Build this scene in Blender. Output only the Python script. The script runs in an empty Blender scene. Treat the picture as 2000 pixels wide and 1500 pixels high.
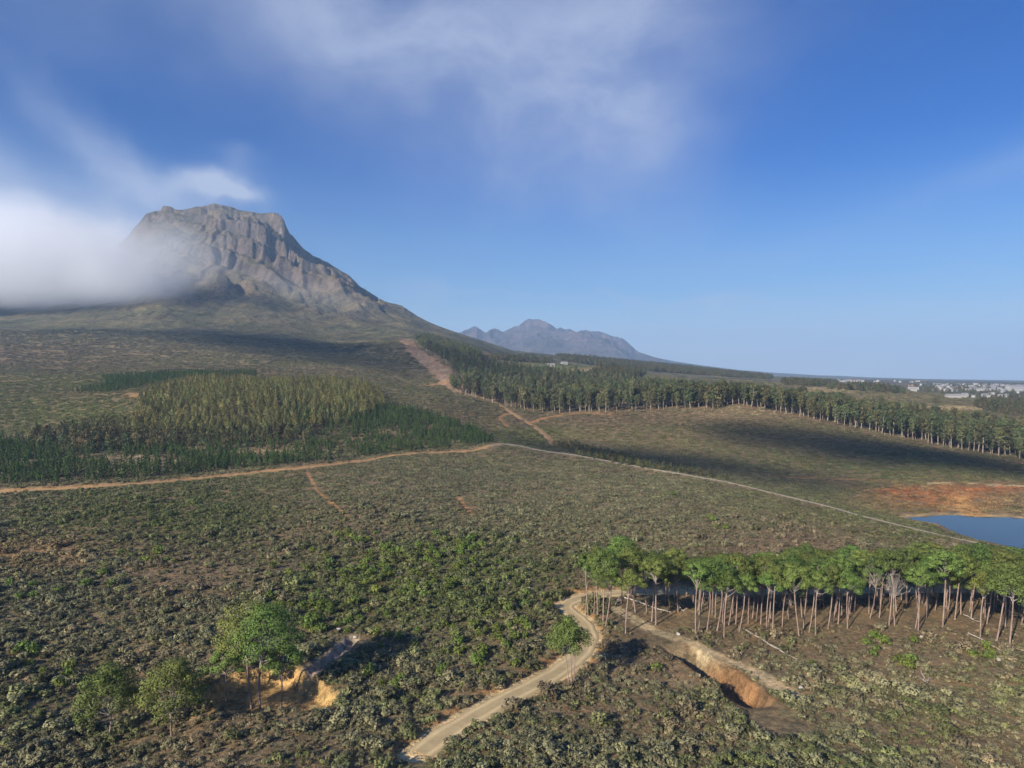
import bpy, math, random
import numpy as np
from math import radians, pi

# ------------------------------------------------------------------ camera, sky, sun, exposure
scene = bpy.context.scene
F = 1303.0            # focal length for a picture 2000 wide
HOR = 742.0           # row of the horizon
CAMZ = 55.0
cd = bpy.data.cameras.new('camera'); cam = bpy.data.objects.new('camera', cd)
scene.collection.objects.link(cam); scene.camera = cam
cam.location = (0, 0, CAMZ); cam.rotation_euler = (radians(90), 0, 0)
cd.sensor_width = 36; cd.lens = 36 * F / 2000; cd.shift_y = (HOR - 750) / 2000.0
cd.clip_start = 1; cd.clip_end = 80000

SUN_EL, SUN_AZ = radians(24.5), radians(219)      # azimuth clockwise from +Y: the sun is behind the camera, to the left
SUNV = np.array([math.sin(SUN_AZ) * math.cos(SUN_EL), math.cos(SUN_AZ) * math.cos(SUN_EL), math.sin(SUN_EL)])
sl = bpy.data.lights.new('sun', 'SUN'); so = bpy.data.objects.new('sun', sl); scene.collection.objects.link(so)
sl.energy = 5.0; sl.angle = radians(0.55); sl.color = (1.0, 0.91, 0.77)
from mathutils import Vector, Matrix
so.rotation_euler = Vector(SUNV).to_track_quat('Z', 'Y').to_euler()

world = bpy.data.worlds.new('World'); scene.world = world; world.use_nodes = True
scene.view_settings.view_transform = 'Standard'; scene.view_settings.look = 'None'
scene.view_settings.exposure = 0.5; scene.view_settings.gamma = 1.0; scene.view_settings.use_curve_mapping = False
cy = scene.cycles
cy.max_bounces = 7; cy.diffuse_bounces = 2; cy.glossy_bounces = 2; cy.transmission_bounces = 2
cy.volume_bounces = 6; cy.transparent_max_bounces = 6; cy.caustics_reflective = False; cy.caustics_refractive = False
cy.use_denoising = True; cy.volume_step_rate = 3.0; cy.volume_preview_step_rate = 3.0; cy.volume_max_steps = 128
cy.use_adaptive_sampling = False
cy.use_light_tree = False

class NT:
    def __init__(s, tree): s.t = tree; s.n = tree.nodes; s.l = tree.links; s.n.clear()
    def new(s, typ, **kw):
        n = s.n.new(typ)
        for k, v in kw.items():
            if k == 'inp':
                for i, val in v.items():
                    if isinstance(val, bpy.types.NodeSocket): s.l.new(val, n.inputs[i])
                    else: n.inputs[i].default_value = val
            else: setattr(n, k, v)
        return n
    def m(s, op, a, b=None, c=None, clamp=False):
        n = s.n.new('ShaderNodeMath'); n.operation = op; n.use_clamp = clamp
        for i, v in enumerate((a, b, c)):
            if v is None: continue
            if isinstance(v, bpy.types.NodeSocket): s.l.new(v, n.inputs[i])
            else: n.inputs[i].default_value = v
        return n.outputs[0]
    def mix(s, f, a, b, blend='MIX'):
        n = s.n.new('ShaderNodeMix'); n.data_type = 'RGBA'; n.blend_type = blend
        for i, v in ((0, f), (6, a), (7, b)):
            if isinstance(v, bpy.types.NodeSocket): s.l.new(v, n.inputs[i])
            else: n.inputs[i].default_value = v if i == 0 else (tuple(v) + (1,))[:4]
        return n.outputs[2]
    def noise(s, vec, scale, detail=3, rough=0.55, dist=0.0):
        n = s.new('ShaderNodeTexNoise'); n.inputs['Scale'].default_value = scale; n.inputs['Detail'].default_value = detail
        n.inputs['Roughness'].default_value = rough; n.inputs['Distortion'].default_value = dist
        if vec is not None: s.l.new(vec, n.inputs['Vector'])
        return n.outputs[0]
    def smooth(s, v, lo, hi, tlo=0.0, thi=1.0):
        n = s.new('ShaderNodeMapRange', interpolation_type='SMOOTHSTEP')
        s.l.new(v, n.inputs[0])
        for i, x in enumerate((lo, hi, tlo, thi)): n.inputs[i + 1].default_value = x
        return n.outputs[0]

# ---- the sky: daylight plus thin veils of high cloud
w = NT(world.node_tree)
sky = w.new('ShaderNodeTexSky', sky_type='NISHITA', sun_disc=False)
sky.sun_elevation = SUN_EL; sky.sun_rotation = SUN_AZ
sky.altitude = 400; sky.air_density = 1.0; sky.dust_density = 0.35; sky.ozone_density = 2.2
tc = w.new('ShaderNodeTexCoord')
nrm = w.new('ShaderNodeVectorMath', operation='NORMALIZE'); w.l.new(tc.outputs['Generated'], nrm.inputs[0])
sep = w.new('ShaderNodeSeparateXYZ'); w.l.new(nrm.outputs[0], sep.inputs[0])
az = w.m('ARCTAN2', sep.outputs[0], sep.outputs[1]); el = w.m('ARCSINE', sep.outputs[2])
comb = w.new('ShaderNodeCombineXYZ'); w.l.new(az, comb.inputs[0]); w.l.new(el, comb.inputs[1])
AE = comb.outputs[0]
def warped(amount, scale):
    n = w.new('ShaderNodeTexNoise'); n.inputs['Scale'].default_value = scale; n.inputs['Detail'].default_value = 4
    w.l.new(AE, n.inputs['Vector'])
    a = w.new('ShaderNodeVectorMath', operation='SUBTRACT'); w.l.new(n.outputs['Color'], a.inputs[0]); a.inputs[1].default_value = (.5, .5, .5)
    b = w.new('ShaderNodeVectorMath', operation='SCALE'); w.l.new(a.outputs[0], b.inputs[0]); b.inputs['Scale'].default_value = amount
    c = w.new('ShaderNodeVectorMath', operation='ADD'); w.l.new(AE, c.inputs[0]); w.l.new(b.outputs[0], c.inputs[1])
    return c.outputs[0]
W1 = warped(0.22, 2.6); W2 = warped(0.10, 9.0)
def cloudmass(px, py, rx, ry, rot, amp, vec):
    """a cloud in the direction of (px,py): soft ellipse in azimuth and elevation, radii in the same units"""
    a0 = math.atan2(px - 1000, F); e0 = math.atan2(HOR - py, math.hypot(F, px - 1000))
    mp = w.new('ShaderNodeMapping', vector_type='TEXTURE'); w.l.new(vec, mp.inputs[0])
    mp.inputs['Location'].default_value = (a0, e0, 0); mp.inputs['Rotation'].default_value = (0, 0, radians(rot))
    mp.inputs['Scale'].default_value = (rx / F, ry / F, 1)
    s2 = w.new('ShaderNodeSeparateXYZ'); w.l.new(mp.outputs[0], s2.inputs[0])
    r2 = w.m('ADD', w.m('MULTIPLY', s2.outputs[0], s2.outputs[0]), w.m('MULTIPLY', s2.outputs[1], s2.outputs[1]))
    g = w.m('EXPONENT', w.m('MULTIPLY', r2, -1.0))
    return w.m('MULTIPLY', g, amp)
masses = [(1060, 90, 350, 210, 0, .50, W1), (1240, 140, 130, 190, 5, .42, W1), (820, 150, 280, 150, -20, .34, W1), (1120, 290, 190, 90, 0, .24, W1), (700, 20, 200, 90, 0, .2, W1),
          (380, 20, 330, 90, -8, .26, W1), (120, 60, 200, 60, 0, .12, W1),
          (215, 305, 215, 38, -37, .42, W2), (60, 400, 170, 80, -25, .42, W1), (-60, 470, 360, 110, 0, .55, W1), (250, 470, 90, 60, -30, .5, W2), (330, 370, 110, 32, -8, .30, W2),
          (408, 352, 50, 24, 12, .95, W2), (468, 366, 40, 16, 0, .80, W2), (455, 305, 40, 12, -15, .14, W2),
          (1390, 608, 42, 15, 14, .20, W2), (825, 590, 40, 22, 0, .16, W2), (962, 628, 16, 12, 0, .18, W2),
          (1960, 345, 130, 32, 22, .16, W1), (1250, 592, 480, 9, -3, .22, W2), (1650, 560, 300, 8, 4, .14, W2), (1500, 640, 380, 12, -2, .14, W2), (1500, 470, 420, 26, 6, .08, W1), (1600, 690, 500, 42, 0, .26, W2)]
tot = None
for a in masses:
    g = cloudmass(*a); tot = g if tot is None else w.m('ADD', tot, g)
mpn = w.new('ShaderNodeMapping'); w.l.new(W1, mpn.inputs[0]); mpn.inputs['Scale'].default_value = (1, 1.6, 1); mpn.inputs['Rotation'].default_value = (0, 0, .5)
fine = w.noise(mpn.outputs[0], 3.2, 6, .56)
gen = w.smooth(w.noise(mpn.outputs[0], 1.3, 4), .58, .85, 0, .18)        # thin veils all round the sky
tot = w.m('ADD', tot, w.m('MULTIPLY', gen, w.smooth(el, .1, .5)))
tot = w.m('MULTIPLY', tot, w.smooth(fine, .26, .70, .42, 1.28))
low = w.smooth(el, -.03, .34, .78, 0)        # pale air low over the horizon
fac = w.m('MULTIPLY', tot, 1.0, clamp=True)
fac = w.m('MULTIPLY', fac, .92)
hs = w.new('ShaderNodeHueSaturation'); w.l.new(sky.outputs[0], hs.inputs['Color']); hs.inputs['Saturation'].default_value = 1.42; hs.inputs['Value'].default_value = 1.0
hs_out = w.mix(1.0, hs.outputs[0], (.28, .56, .93), 'MULTIPLY')
ccol = (4.3, 4.9, 6.4)
mixed = w.mix(fac, w.mix(w.smooth(el, -.02, .14, .92, 0), w.mix(low, hs_out, (3.5, 5.3, 6.6)), (6.2, 6.8, 7.6)), ccol)
bg = w.new('ShaderNodeBackground'); w.l.new(mixed, bg.inputs[0]); bg.inputs[1].default_value = 0.085
wo = w.new('ShaderNodeOutputWorld'); w.l.new(bg.outputs[0], wo.inputs[0])

# ------------------------------------------------------------------ helpers
rng = np.random.default_rng(7)
col = scene.collection
def prop(o, label=None, cat=None, group=None, kind=None):
    if label: o['label'] = label
    if cat: o['category'] = cat
    if group: o['group'] = group
    if kind: o['kind'] = kind
    return o
def mesh_np(name, v, f, mats, smooth=False, midx=None):
    """v: (n,3); f: (m,k) of one polygon size, or a list of polygons"""
    me = bpy.data.meshes.new(name)
    if isinstance(f, np.ndarray):
        m, k = f.shape
        me.vertices.add(len(v)); me.vertices.foreach_set('co', np.asarray(v, np.float32).ravel())
        me.loops.add(m * k); me.loops.foreach_set('vertex_index', f.astype(np.int32).ravel())
        me.polygons.add(m); me.polygons.foreach_set('loop_start', np.arange(0, m * k, k, dtype=np.int32))
        try: me.polygons.foreach_set('loop_total', np.full(m, k, np.int32))
        except Exception: pass
    else:
        me.from_pydata([tuple(p) for p in v], [], [tuple(p) for p in f])
    for mt in mats: me.materials.append(mt)
    if midx is not None: me.polygons.foreach_set('material_index', np.asarray(midx, np.int32))
    if smooth: me.polygons.foreach_set('use_smooth', np.ones(len(me.polygons), bool))
    me.update(calc_edges=True); me.validate()
    return me
def link(name, me, parent=None, loc=None, rz=0.0, sc=1.0):
    o = bpy.data.objects.new(name, me); col.objects.link(o)
    if parent: o.parent = parent
    if loc is not None: o.location = loc
    o.rotation_euler = (0, 0, rz)
    if not isinstance(sc, (tuple, list)): sc = (sc,) * 3
    o.scale = sc
    return o

_P = np.random.default_rng(11).permutation(4096)
_G = np.random.default_rng(12).uniform(0, 2 * pi, 4096)
def perlin(x, y, seed=0):
    xi = np.floor(x).astype(np.int64); yi = np.floor(y).astype(np.int64); xf = x - xi; yf = y - yi
    def g(ix, iy, fx, fy):
        a = _G[_P[(_P[(ix + seed * 57) & 4095] + iy) & 4095]]
        return np.cos(a) * fx + np.sin(a) * fy
    sx = xf * xf * xf * (xf * (xf * 6 - 15) + 10); sy = yf * yf * yf * (yf * (yf * 6 - 15) + 10)
    a = g(xi, yi, xf, yf); b = g(xi + 1, yi, xf - 1, yf); c = g(xi, yi + 1, xf, yf - 1); d = g(xi + 1, yi + 1, xf - 1, yf - 1)
    return 1.5 * ((a + (b - a) * sx) * (1 - sy) + (c + (d - c) * sx) * sy)
def fbm(x, y, o=4, seed=0, gain=.5, ridged=False):
    s = 0; a = 1; t = 0
    for k in range(o):
        n = perlin(x, y, seed + k)
        if ridged: n = 1 - 2 * np.abs(n)
        s = s + a * n; t += a; a *= gain; x = x * 2.03 + 7.1; y = y * 2.03 - 3.7
    return s / t
def sst(x, a, b):
    t = np.clip((x - a) / (b - a), 0, 1); return t * t * (3 - 2 * t)
def W(px, py, d): return np.array([(px - 1000) / F * d, d, CAMZ + (HOR - py) / F * d])

# ------------------------------------------------------------------ terrain
# points read off the photograph as (column, row, distance in metres); the land is interpolated through them
CP = [(-400,1500,95),(200,1500,95),(800,1500,94),(1300,1500,94),(2000,1500,96),(2400,1500,97),
 (-400,1360,114),(0,1360,114),(500,1362,114),(1000,1360,116),(1500,1360,117),(2000,1360,118),(2400,1360,120),
 (0,1150,165),(500,1150,168),(1000,1150,174),(1500,1150,182),(2000,1160,180),(-400,1150,160),(2400,1160,180),
 (0,1040,225),(500,1040,232),(1000,1040,242),(1500,1060,228),(1500,1000,280),(800,960,300),
 (-300,980,270),(0,955,287),(300,938,312),(600,910,364),(900,880,444),(970,870,478),(800,905,380),(1100,925,370),
 (1140,893,430),(1290,920,388),(1430,948,350),(1580,985,316),(1740,1025,282),(1900,1065,254),(2000,1088,243),(2400,1150,215),
 (1100,875,560),(1300,905,470),(1500,943,412),(1650,975,380),(1780,1003,358),(2000,1010,345),(2300,1040,330),(1900,1058,285),(2000,1075,275),
 (1900,950,398),(2000,953,398),(1760,960,390),(2300,975,390),
 (1100,838,640),(1300,860,600),(1500,873,560),(1700,900,500),(2000,925,470),(2400,960,470),
 (885,765,860),(985,795,760),(1080,812,700),(1180,808,705),(1290,800,720),(1440,789,735),(1500,800,720),(1600,825,670),(1700,845,640),(1800,868,600),(2000,895,560),(2400,950,520),
 (1000,760,980),(1200,770,960),(1400,787,880),(1500,793,850),(1700,825,760),(1900,858,690),(2100,885,650),
 (1060,716,1320),(1150,722,1360),(1300,738,1500),(1450,745,1500),(1650,765,1200),(1700,783,1050),(1900,800,1000),(1980,827,880),(2300,850,880),
 (1600,752,1800),(1800,757,2200),(2000,765,2200),(1800,748,3000),(2000,752,3000),(2400,765,2500),(1950,790,1250),
 (0,900,345),(0,870,400),(0,830,490),(0,790,590),(0,745,760),(0,720,950),(-400,900,360),(-400,760,700),
 (300,880,400),(300,850,450),(300,810,510),(300,775,580),(300,752,680),(300,735,800),
 (500,875,420),(500,835,480),(500,795,545),(500,768,620),(500,757,700),(500,738,830),
 (700,870,455),(700,830,510),(700,790,590),(700,768,680),(700,748,800),(850,850,500),(850,800,620),(850,770,720),(930,862,490),
 (960,850,540),(1000,835,600),(780,744,960),(820,742,1020),(880,745,930),(840,712,1150),(790,668,1450),(800,740,1000),
 (-400,690,1150),(-400,640,1600),(-400,540,2400),(-400,440,3200),
 (0,690,1150),(0,655,1450),(0,610,1850),(0,530,2450),(0,450,3000),(0,395,3350),
 (250,700,1120),(250,650,1500),(250,600,1950),(250,540,2400),(250,480,2900),(250,440,3250),
 (400,712,1020),(400,670,1380),(400,620,1850),(400,550,2350),(400,470,2850),(400,400,3350),
 (550,722,960),(550,692,1250),(550,645,1700),(550,580,2200),(550,510,2650),(550,425,3100),
 (650,724,980),(650,695,1300),(650,650,1750),(650,590,2250),(650,525,2650),
 (740,728,1000),(740,700,1250),(740,660,1650),(740,610,2150),(740,585,2450),
 (830,680,1400),(830,650,1850),(830,626,2250),(900,700,1200),(900,675,1650),(900,654,2050),
 (1000,715,1350),(1000,698,1700),(1000,686,2050),(1100,706,1800),(1100,695,2300),(1200,716,2000),(1200,706,2600),(1350,728,2200),(1350,720,3000),(1500,735,3200),(1700,742,4000),(2000,747,4200),(2400,750,4000),
 (-400,500,4600),(0,500,4600),(400,510,4600),(700,640,4600),(900,700,4200),(1100,722,4500),(1350,733,4500),
 (-400,700,6500),(0,700,6500),(500,710,6500),(800,715,6500),(900,712,6500),(1000,715,6500),(1200,720,6500),(1400,732,6500),(1700,740,6500),(2000,745,6500),(2400,748,6500),
 (0,640,9500),(500,640,9500),(800,650,9500),(950,655,9500),(1040,640,9500),(1150,655,9500),(1250,690,9500),(1400,719,9500),(1600,734,9500),(1800,740,9500),(2000,743,9500),(2400,744,9500),
 (0,720,14000),(1000,720,14000),(1300,730,14000),(1700,745,14000),(2400,748,14000)]
cp = np.array(CP, float)
def feat(px, d): return np.stack([(px - 1000) / F * 2.2, np.log(d)], -1)
X = feat(cp[:, 0], cp[:, 2]); Y = (HOR - cp[:, 1]) / F
def tps(r2): return np.where(r2 > 1e-12, .5 * r2 * np.log(np.maximum(r2, 1e-12)), 0)
n = len(X); K = tps(((X[:, None] - X[None]) ** 2).sum(-1)) + np.eye(n) * 2e-4
Pm = np.c_[np.ones(n), X]; A = np.block([[K, Pm], [Pm.T, np.zeros((3, 3))]])
sol = np.linalg.solve(A, np.r_[Y, 0, 0, 0])
NU = 1001
U = np.linspace(-1.08, 1.08, NU)
dens_x = np.linspace(math.log(42), math.log(14500), 4000)
dd = np.exp(dens_x)
dens = 1 + 1.0 * np.exp(-((dd - 130) / 50) ** 2) + 1.6 * np.exp(-((dd - 2900) / 550) ** 2) + 1.6 * np.exp(-((dd - 9400) / 700) ** 2) + .8 * np.exp(-((dd - 1900) / 900) ** 2)
cum = np.cumsum(dens); cum = (cum - cum[0]) / (cum[-1] - cum[0])
NV = 760
V = np.interp(np.linspace(0, 1, NV), cum, dens_x)
D = np.exp(V)
GU, GD = np.meshgrid(U, D)            # rows: distance, columns: u
def base_s():
    cu = np.linspace(-1.08, 1.08, 241); cv = np.linspace(V[0], V[-1], 300)
    a, b = np.meshgrid(cu, cv); q = np.stack([a * 2.2, b], -1).reshape(-1, 2)
    r = np.zeros(len(q))
    for i in range(n): r += sol[i] * tps(((q - X[i]) ** 2).sum(-1))
    r += sol[n] + q @ sol[n + 1:]
    r = r.reshape(a.shape)
    # onto the grid
    fi = (GU + 1.08) / 2.16 * 240; fj = (np.log(GD) - V[0]) / (V[-1] - V[0]) * 299
    return bil(r, fj, fi)
def bil(g, fj, fi):
    j = np.clip(np.floor(fj).astype(int), 0, g.shape[0] - 2); i = np.clip(np.floor(fi).astype(int), 0, g.shape[1] - 2)
    tj = np.clip(fj - j, 0, 1); ti = np.clip(fi - i, 0, 1)
    return (g[j, i] * (1 - ti) + g[j, i + 1] * ti) * (1 - tj) + (g[j + 1, i] * (1 - ti) + g[j + 1, i + 1] * ti) * tj
S = base_s()
GX = GU * GD; GY = GD
GZ = CAMZ + S * GD
PX = 1000 + GU * F
# --- gentle relief of the near land
GZ += fbm(GX / 90, GY / 90, 3, 3) * np.interp(GD, [60, 200, 600, 1200], [.3, .9, 2.0, 6]) * (1 - sst(GD, 5000, 8000))
# --- the big mountain: gullies down from the summit, cliff bands near the top
mt = sst(GD, 1300, 2300) * (1 - sst(GD, 4300, 5200)) * (1 - sst(PX, 900, 1150))
dx = GX + 1500; dy = GY - 3500; rr = np.hypot(dx, dy); th = np.arctan2(dx, -dy)
wx = GX + 60 * fbm(GX / 300, GY / 300, 3, 21); wy = GY + 60 * fbm(GX / 300, GY / 300, 3, 22)
wp = .35 * fbm(GX / 420, GY / 420, 3, 5)
def saw(ph):          # spurs: a long lit side, a short steep side turned to the right
    f = ph - np.floor(ph); return np.where(f < .82, sst(f, 0, .82) * .6 + .4 * f / .82, 1 - sst(f, .82, 1.0))
PYb = HOR - (GZ - CAMZ) / GD * F
rg = 0
for a_, b_, c_, d_ in ((495,448,75,22),(545,478,50,34),(470,490,75,16),(540,540,110,20),(605,520,60,22),(655,545,55,22),(440,560,50,14),(700,580,60,16),(620,585,60,14)):
    rg = rg + np.exp(-((PX - a_) / c_) ** 2 - ((PYb - b_) / d_) ** 2)
rg = np.clip(rg, 0, 1) * (GD > 1800)
A_ = np.interp(rr, [0, 150, 450, 1000, 1700, 2500], [0, 20, 95, 130, 40, 4]) * (.10 + .40 * rg)
GZ += mt * A_ * (saw(th * 2.1 + wp + .15) - .5)
GZ += mt * A_ * .42 * (saw(th * 5.7 + 1.6 * wp + .3 * rr / 700) - .5)
GZ += mt * A_ * .30 * (saw(th * 13 + 4 * wp + 1.1 * rr / 500) - .5)
GZ += mt * fbm(wx / 260, wy / 260, 6, 41, .50, True) * np.interp(rr, [0, 700, 1500, 2300], [26, 30, 12, 4]) * (.55 + 1.9 * rg)
hz = GZ + .36 * GX + 30 * fbm(GX / 260, GY / 260, 4, 51)
def terrace(h, P, k):
    q = h / P; fl = np.floor(q); fr = q - fl
    return (fl + sst(fr, .5 - k, .5 + k)) * P - h
up = sst(GZ, 380, 560) * mt
gl = fbm(th * 15 + 2.2 * wp, rr / 900, 3, 77, .5, True)
GZ -= mt * (1 - rg) * np.interp(rr, [300, 1000, 1900, 2500], [6, 12, 9, 2]) * gl
tw = np.clip(.35 + 2.2 * fbm(GX / 330, GY / 330, 3, 61), 0, 1)
GZ += up * (.22 + .85 * rg) * (.9 * terrace(hz, 90, .12) + .6 * terrace(hz + 30, 52, .18) * (1 - .6 * tw))
cap = sst(GZ, 720, 830) * mt
GZ += cap * (10 * fbm(wx / 45, wy / 45, 4, 71, .6, True) + .5 * terrace(GZ + 14 * fbm(GX / 90, GY / 90, 3, 73), 62, .12))
GZ += up * 5 * fbm(wx / 50, wy / 50, 4, 74, .6, True)
GZ += mt * (1 - up) * 2.5 * fbm(wx / 50, wy / 50, 3, 72)
GZ += mt * sst(GZ, 300, 500) * (.25 + rg) * 8 * fbm(GX / 34, GY / 48, 3, 75, .6, True)
# --- the far range
fr_ = sst(GD, 7000, 8600) * (1 - sst(GD, 10500, 13500)) * (1 - sst(PX, 1230, 1420))
GZ += fr_ * (fbm(GX / 900, GY / 900, 6, 81, .55, True) * 190 - 40)
GZ += fr_ * .6 * terrace(GZ + 60 * fbm(GX / 500, GY / 500, 3, 83), 150, .2) * sst(GZ, 350, 600)
roll = sst(GD, 3500, 6500) * sst(PX, 1200, 1450)
GZ += roll * 9 * fbm(GX / 900, GY / 1500, 4, 85)

def silhouette(pts, dlo, dhi, pxlo, pxhi, narrow, broad0):
    """raise or lower the crest so that its skyline is the one measured"""
    global GZ
    p = np.array(pts, float)
    cols = (PX[0] >= pxlo) & (PX[0] <= pxhi)
    tgt = (HOR - np.interp(PX[0], p[:, 0], p[:, 1])) / F
    s = (GZ - CAMZ) / GD
    m = (GD >= dlo) & (GD <= dhi)
    for it in range(3):
        s = (GZ - CAMZ) / GD
        sm = np.where(m, s, -9); mx = sm.max(0); am = sm.argmax(0)
        c = tgt - mx
        ker = np.hanning(61); ker /= ker.sum()
        low = np.convolve(np.pad(c, 30, 'edge'), ker, 'valid')
        hi = c - low
        edge = sst(PX[0], pxlo, pxlo + 30) * (1 - sst(PX[0], pxhi - 30, pxhi))
        dr = D[am]; ker2 = np.hanning(41); ker2 /= ker2.sum(); drs = np.convolve(np.pad(dr, 20, 'edge'), ker2, 'valid')
        if it < 2:
            wl = sst(GD, broad0, drs[None] * .95)
            GZ += wl * low[None] * edge[None] * GD
        else:
            wn = np.exp(-(np.log(GD / dr[None]) / narrow) ** 2) + .0
            lowp = sst(GD, broad0, dr[None] * .97)
            # never let anything stand above the measured skyline
            GZ += (wn * np.clip(hi, -.02, .02)[None] + lowp * low[None]) * edge[None] * GD
    s = (GZ - CAMZ) / GD
    over = np.where(m & (s > tgt[None]), s - tgt[None], 0) * edge[None]
    GZ -= over * GD * .97
MAIN_SKY = [(-420,560),(0,520),(150,500),(225,482),(250,462),(260,447),(272,435),(285,417),(300,413),(313,411),(318,402),(326,402),(335,404),(342,409),(355,410),(370,407),(385,403),(392,403),(405,401),(417,397),(430,400),
 (450,403),(462,408),(470,411),(490,413),(510,417),(530,415),(543,416),(550,422),(556,432),(559,443),(567,455),(578,468),(585,477),(592,485),(605,494),(612,500),(622,503),(632,509),(640,512),(650,519),(658,524),(668,530),
 (680,536),(690,546),(697,553),(703,560),(712,564),(725,573),(745,585),(760,591),(775,594),(785,597),(800,607),(815,617),(830,625),(845,632),(860,638),(880,645),(900,652),(930,661),(1000,684),(1090,694),(1130,699)]
silhouette(MAIN_SKY, 1500, 5000, -420, 1130, .05, 1500)
FAR_SKY = [(850,655),(900,649),(903,648),(905,645),(909,644),(915,642),(922,639),(929,635),(935,641),(945,648),(950,650),(958,643),(966,641),(975,644),(983,648),(993,643),(1000,640),(1005,637),(1012,637),(1018,632),(1024,627),(1033,622),(1040,624),(1047,623),(1053,624),(1065,628),(1075,633),(1082,638),(1088,643),(1094,639),(1100,642),(1106,644),(1112,641),(1118,645),(1126,649),(1135,645),(1143,644),(1155,647),(1170,647),(1180,650),(1195,656),(1212,659),(1222,665),(1233,675),(1240,682),(1247,687),(1258,691),(1280,698),(1320,706),(1360,712),(1400,717),(1440,722),(1500,727),(1600,733),(1640,734),(1700,737),(1800,740),(1900,741.5),(2000,743),(2400,744)]
silhouette(FAR_SKY, 7000, 13000, 860, 2400, .05, 6500)

def H(x, y):
    x = np.asarray(x, float); y = np.asarray(y, float)
    fi = (x / y + 1.08) / 2.16 * (NU - 1); fj = np.interp(np.log(y), V, np.arange(NV))
    return bil(GZ, fj, fi)
def ray_hit(px, py, dmin=60, dmax=14000):
    """the point of the land seen at (px,py)"""
    u = (px - 1000) / F; d = np.exp(np.linspace(math.log(dmin), math.log(dmax), 4000))
    z = H(u * d, d); s = (z - CAMZ) / d; k = int(np.argmax(s >= (HOR - py) / F))
    if s[k] < (HOR - py) / F: k = len(d) - 1
    return np.array([u * d[k], d[k], z[k]])
def proj(x, y, z): return 1000 + x / y * F, HOR - (z - CAMZ) / y * F
def line(pts, step=2.0, dmin=60):
    """polyline on the land through picture points (px, py[, dist]) resampled every step metres"""
    q = [ray_hit(p[0], p[1], dmin)[:2] if len(p) == 2 else np.array([(p[0] - 1000) / F * p[2], p[2]]) for p in pts]
    q = np.array(q); out = []
    for k in range(len(q) - 1):          # catmull-rom
        p0 = q[max(k - 1, 0)]; p1 = q[k]; p2 = q[k + 1]; p3 = q[min(k + 2, len(q) - 1)]
        m = max(2, int(np.linalg.norm(p2 - p1) / step))
        for t in np.linspace(0, 1, m, endpoint=False):
            out.append(.5 * ((2 * p1) + (-p0 + p2) * t + (2 * p0 - 5 * p1 + 4 * p2 - p3) * t * t + (-p0 + 3 * p1 - 3 * p2 + p3) * t ** 3))
    out.append(q[-1]); return np.array(out)
def dist_line(x, y, L, lim=None):
    """distance to a polyline, and the index of the closest vertex"""
    x = np.asarray(x, float); shp = x.shape; x = x.ravel(); y = np.asarray(y, float).ravel()
    r = np.full(len(x), 1e9); idx = np.zeros(len(x), int)
    lo = L.min(0) - 60; hi = L.max(0) + 60
    m = np.where((x > lo[0]) & (x < hi[0]) & (y > lo[1]) & (y < hi[1]))[0]
    if len(m):
        bx, by = x[m], y[m]; best = np.full(len(m), 1e18); bi = np.zeros(len(m), int)
        for k in range(len(L) - 1):
            ax, ay = L[k]; ex, ey = L[k + 1] - L[k]; ll = ex * ex + ey * ey + 1e-9
            t = np.clip(((bx - ax) * ex + (by - ay) * ey) / ll, 0, 1)
            d2 = (bx - ax - t * ex) ** 2 + (by - ay - t * ey) ** 2
            u = d2 < best; best[u] = d2[u]; bi[u] = k
        r[m] = np.sqrt(best); idx[m] = bi
    return r.reshape(shp), idx.reshape(shp)
def inpoly(px, py, poly):
    px = np.asarray(px, float); py = np.asarray(py, float); r = np.zeros(px.shape, bool); m = len(poly)
    for i in range(m):
        x1, y1 = poly[i]; x2, y2 = poly[(i + 1) % m]
        c = ((y1 > py) != (y2 > py)) & (px < (x2 - x1) * (py - y1) / (y2 - y1 + 1e-12) + x1)
        r ^= c
    return r

# ------------------------------------------------------------------ roads, pond, cuttings
near_road = line([(820,1460),(900,1405),(970,1364),(1045,1328),(1100,1298),(1135,1266),(1148,1240),(1142,1216),(1122,1196),(1104,1180),(1118,1166),(1155,1158),(1210,1154),(1300,1151),(1420,1150),(1600,1149),(1800,1148),(2000,1146),(2200,1142)], 1.5)
left_road = line([(-330,985),(-120,966),(0,959),(150,951),(210,947),(312,940),(360,936),(450,927),(516,920),(597,912),(710,899),(752,891),(800,886),(875,882),(917,880),(955,874),(982,868)], 3)
ridge_road = line([(955,874),(985,870),(1017,875),(1060,884),(1095,889),(1150,898),(1200,907),(1275,921),(1345,933),(1400,943),(1500,966),(1570,983),(1640,1001),(1676,1012),(1739,1028),(1802,1043),(1834,1051),(1883,1062),(1914,1069),(2000,1090),(2150,1125)], 3)
break_road = line([(1080,868,566),(1070,855),(1050,838),(1030,825),(1005,810),(985,797),(970,787),(950,779),(920,771),(893,762),(884,750)], 4)
break_swath = line([(889,757),(880,744),(860,725),(835,705),(812,686),(800,673),(790,661)], 8)
side_track = line([(884,745),(868,747),(850,751),(815,753)], 4)
branch_track = line([(1030,826),(1055,819),(1085,813),(1110,808),(1150,807),(1190,810)], 4)
loop_track = line([(994,808),(983,811),(976,817),(981,824),(992,834)], 3)
edge_track = line([(1440,790),(1500,803),(1560,815),(1620,828),(1700,846),(1760,858),(1830,873),(1900,890),(2000,905),(2200,935)], 4)
pond_track = line([(1812,943),(1870,944),(1940,947),(2010,950),(2150,954)], 3)
foot_path = line([(598,920),(607,935),(614,947),(620,959),(641,977),(668,1000),(682,1014)], 2)
soil_path = line([(896,972),(906,988),(921,1006)], 2)
valley_track = line([(1370,917),(1440,925),(1545,932),(1640,936),(1745,939)], 3)
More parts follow.
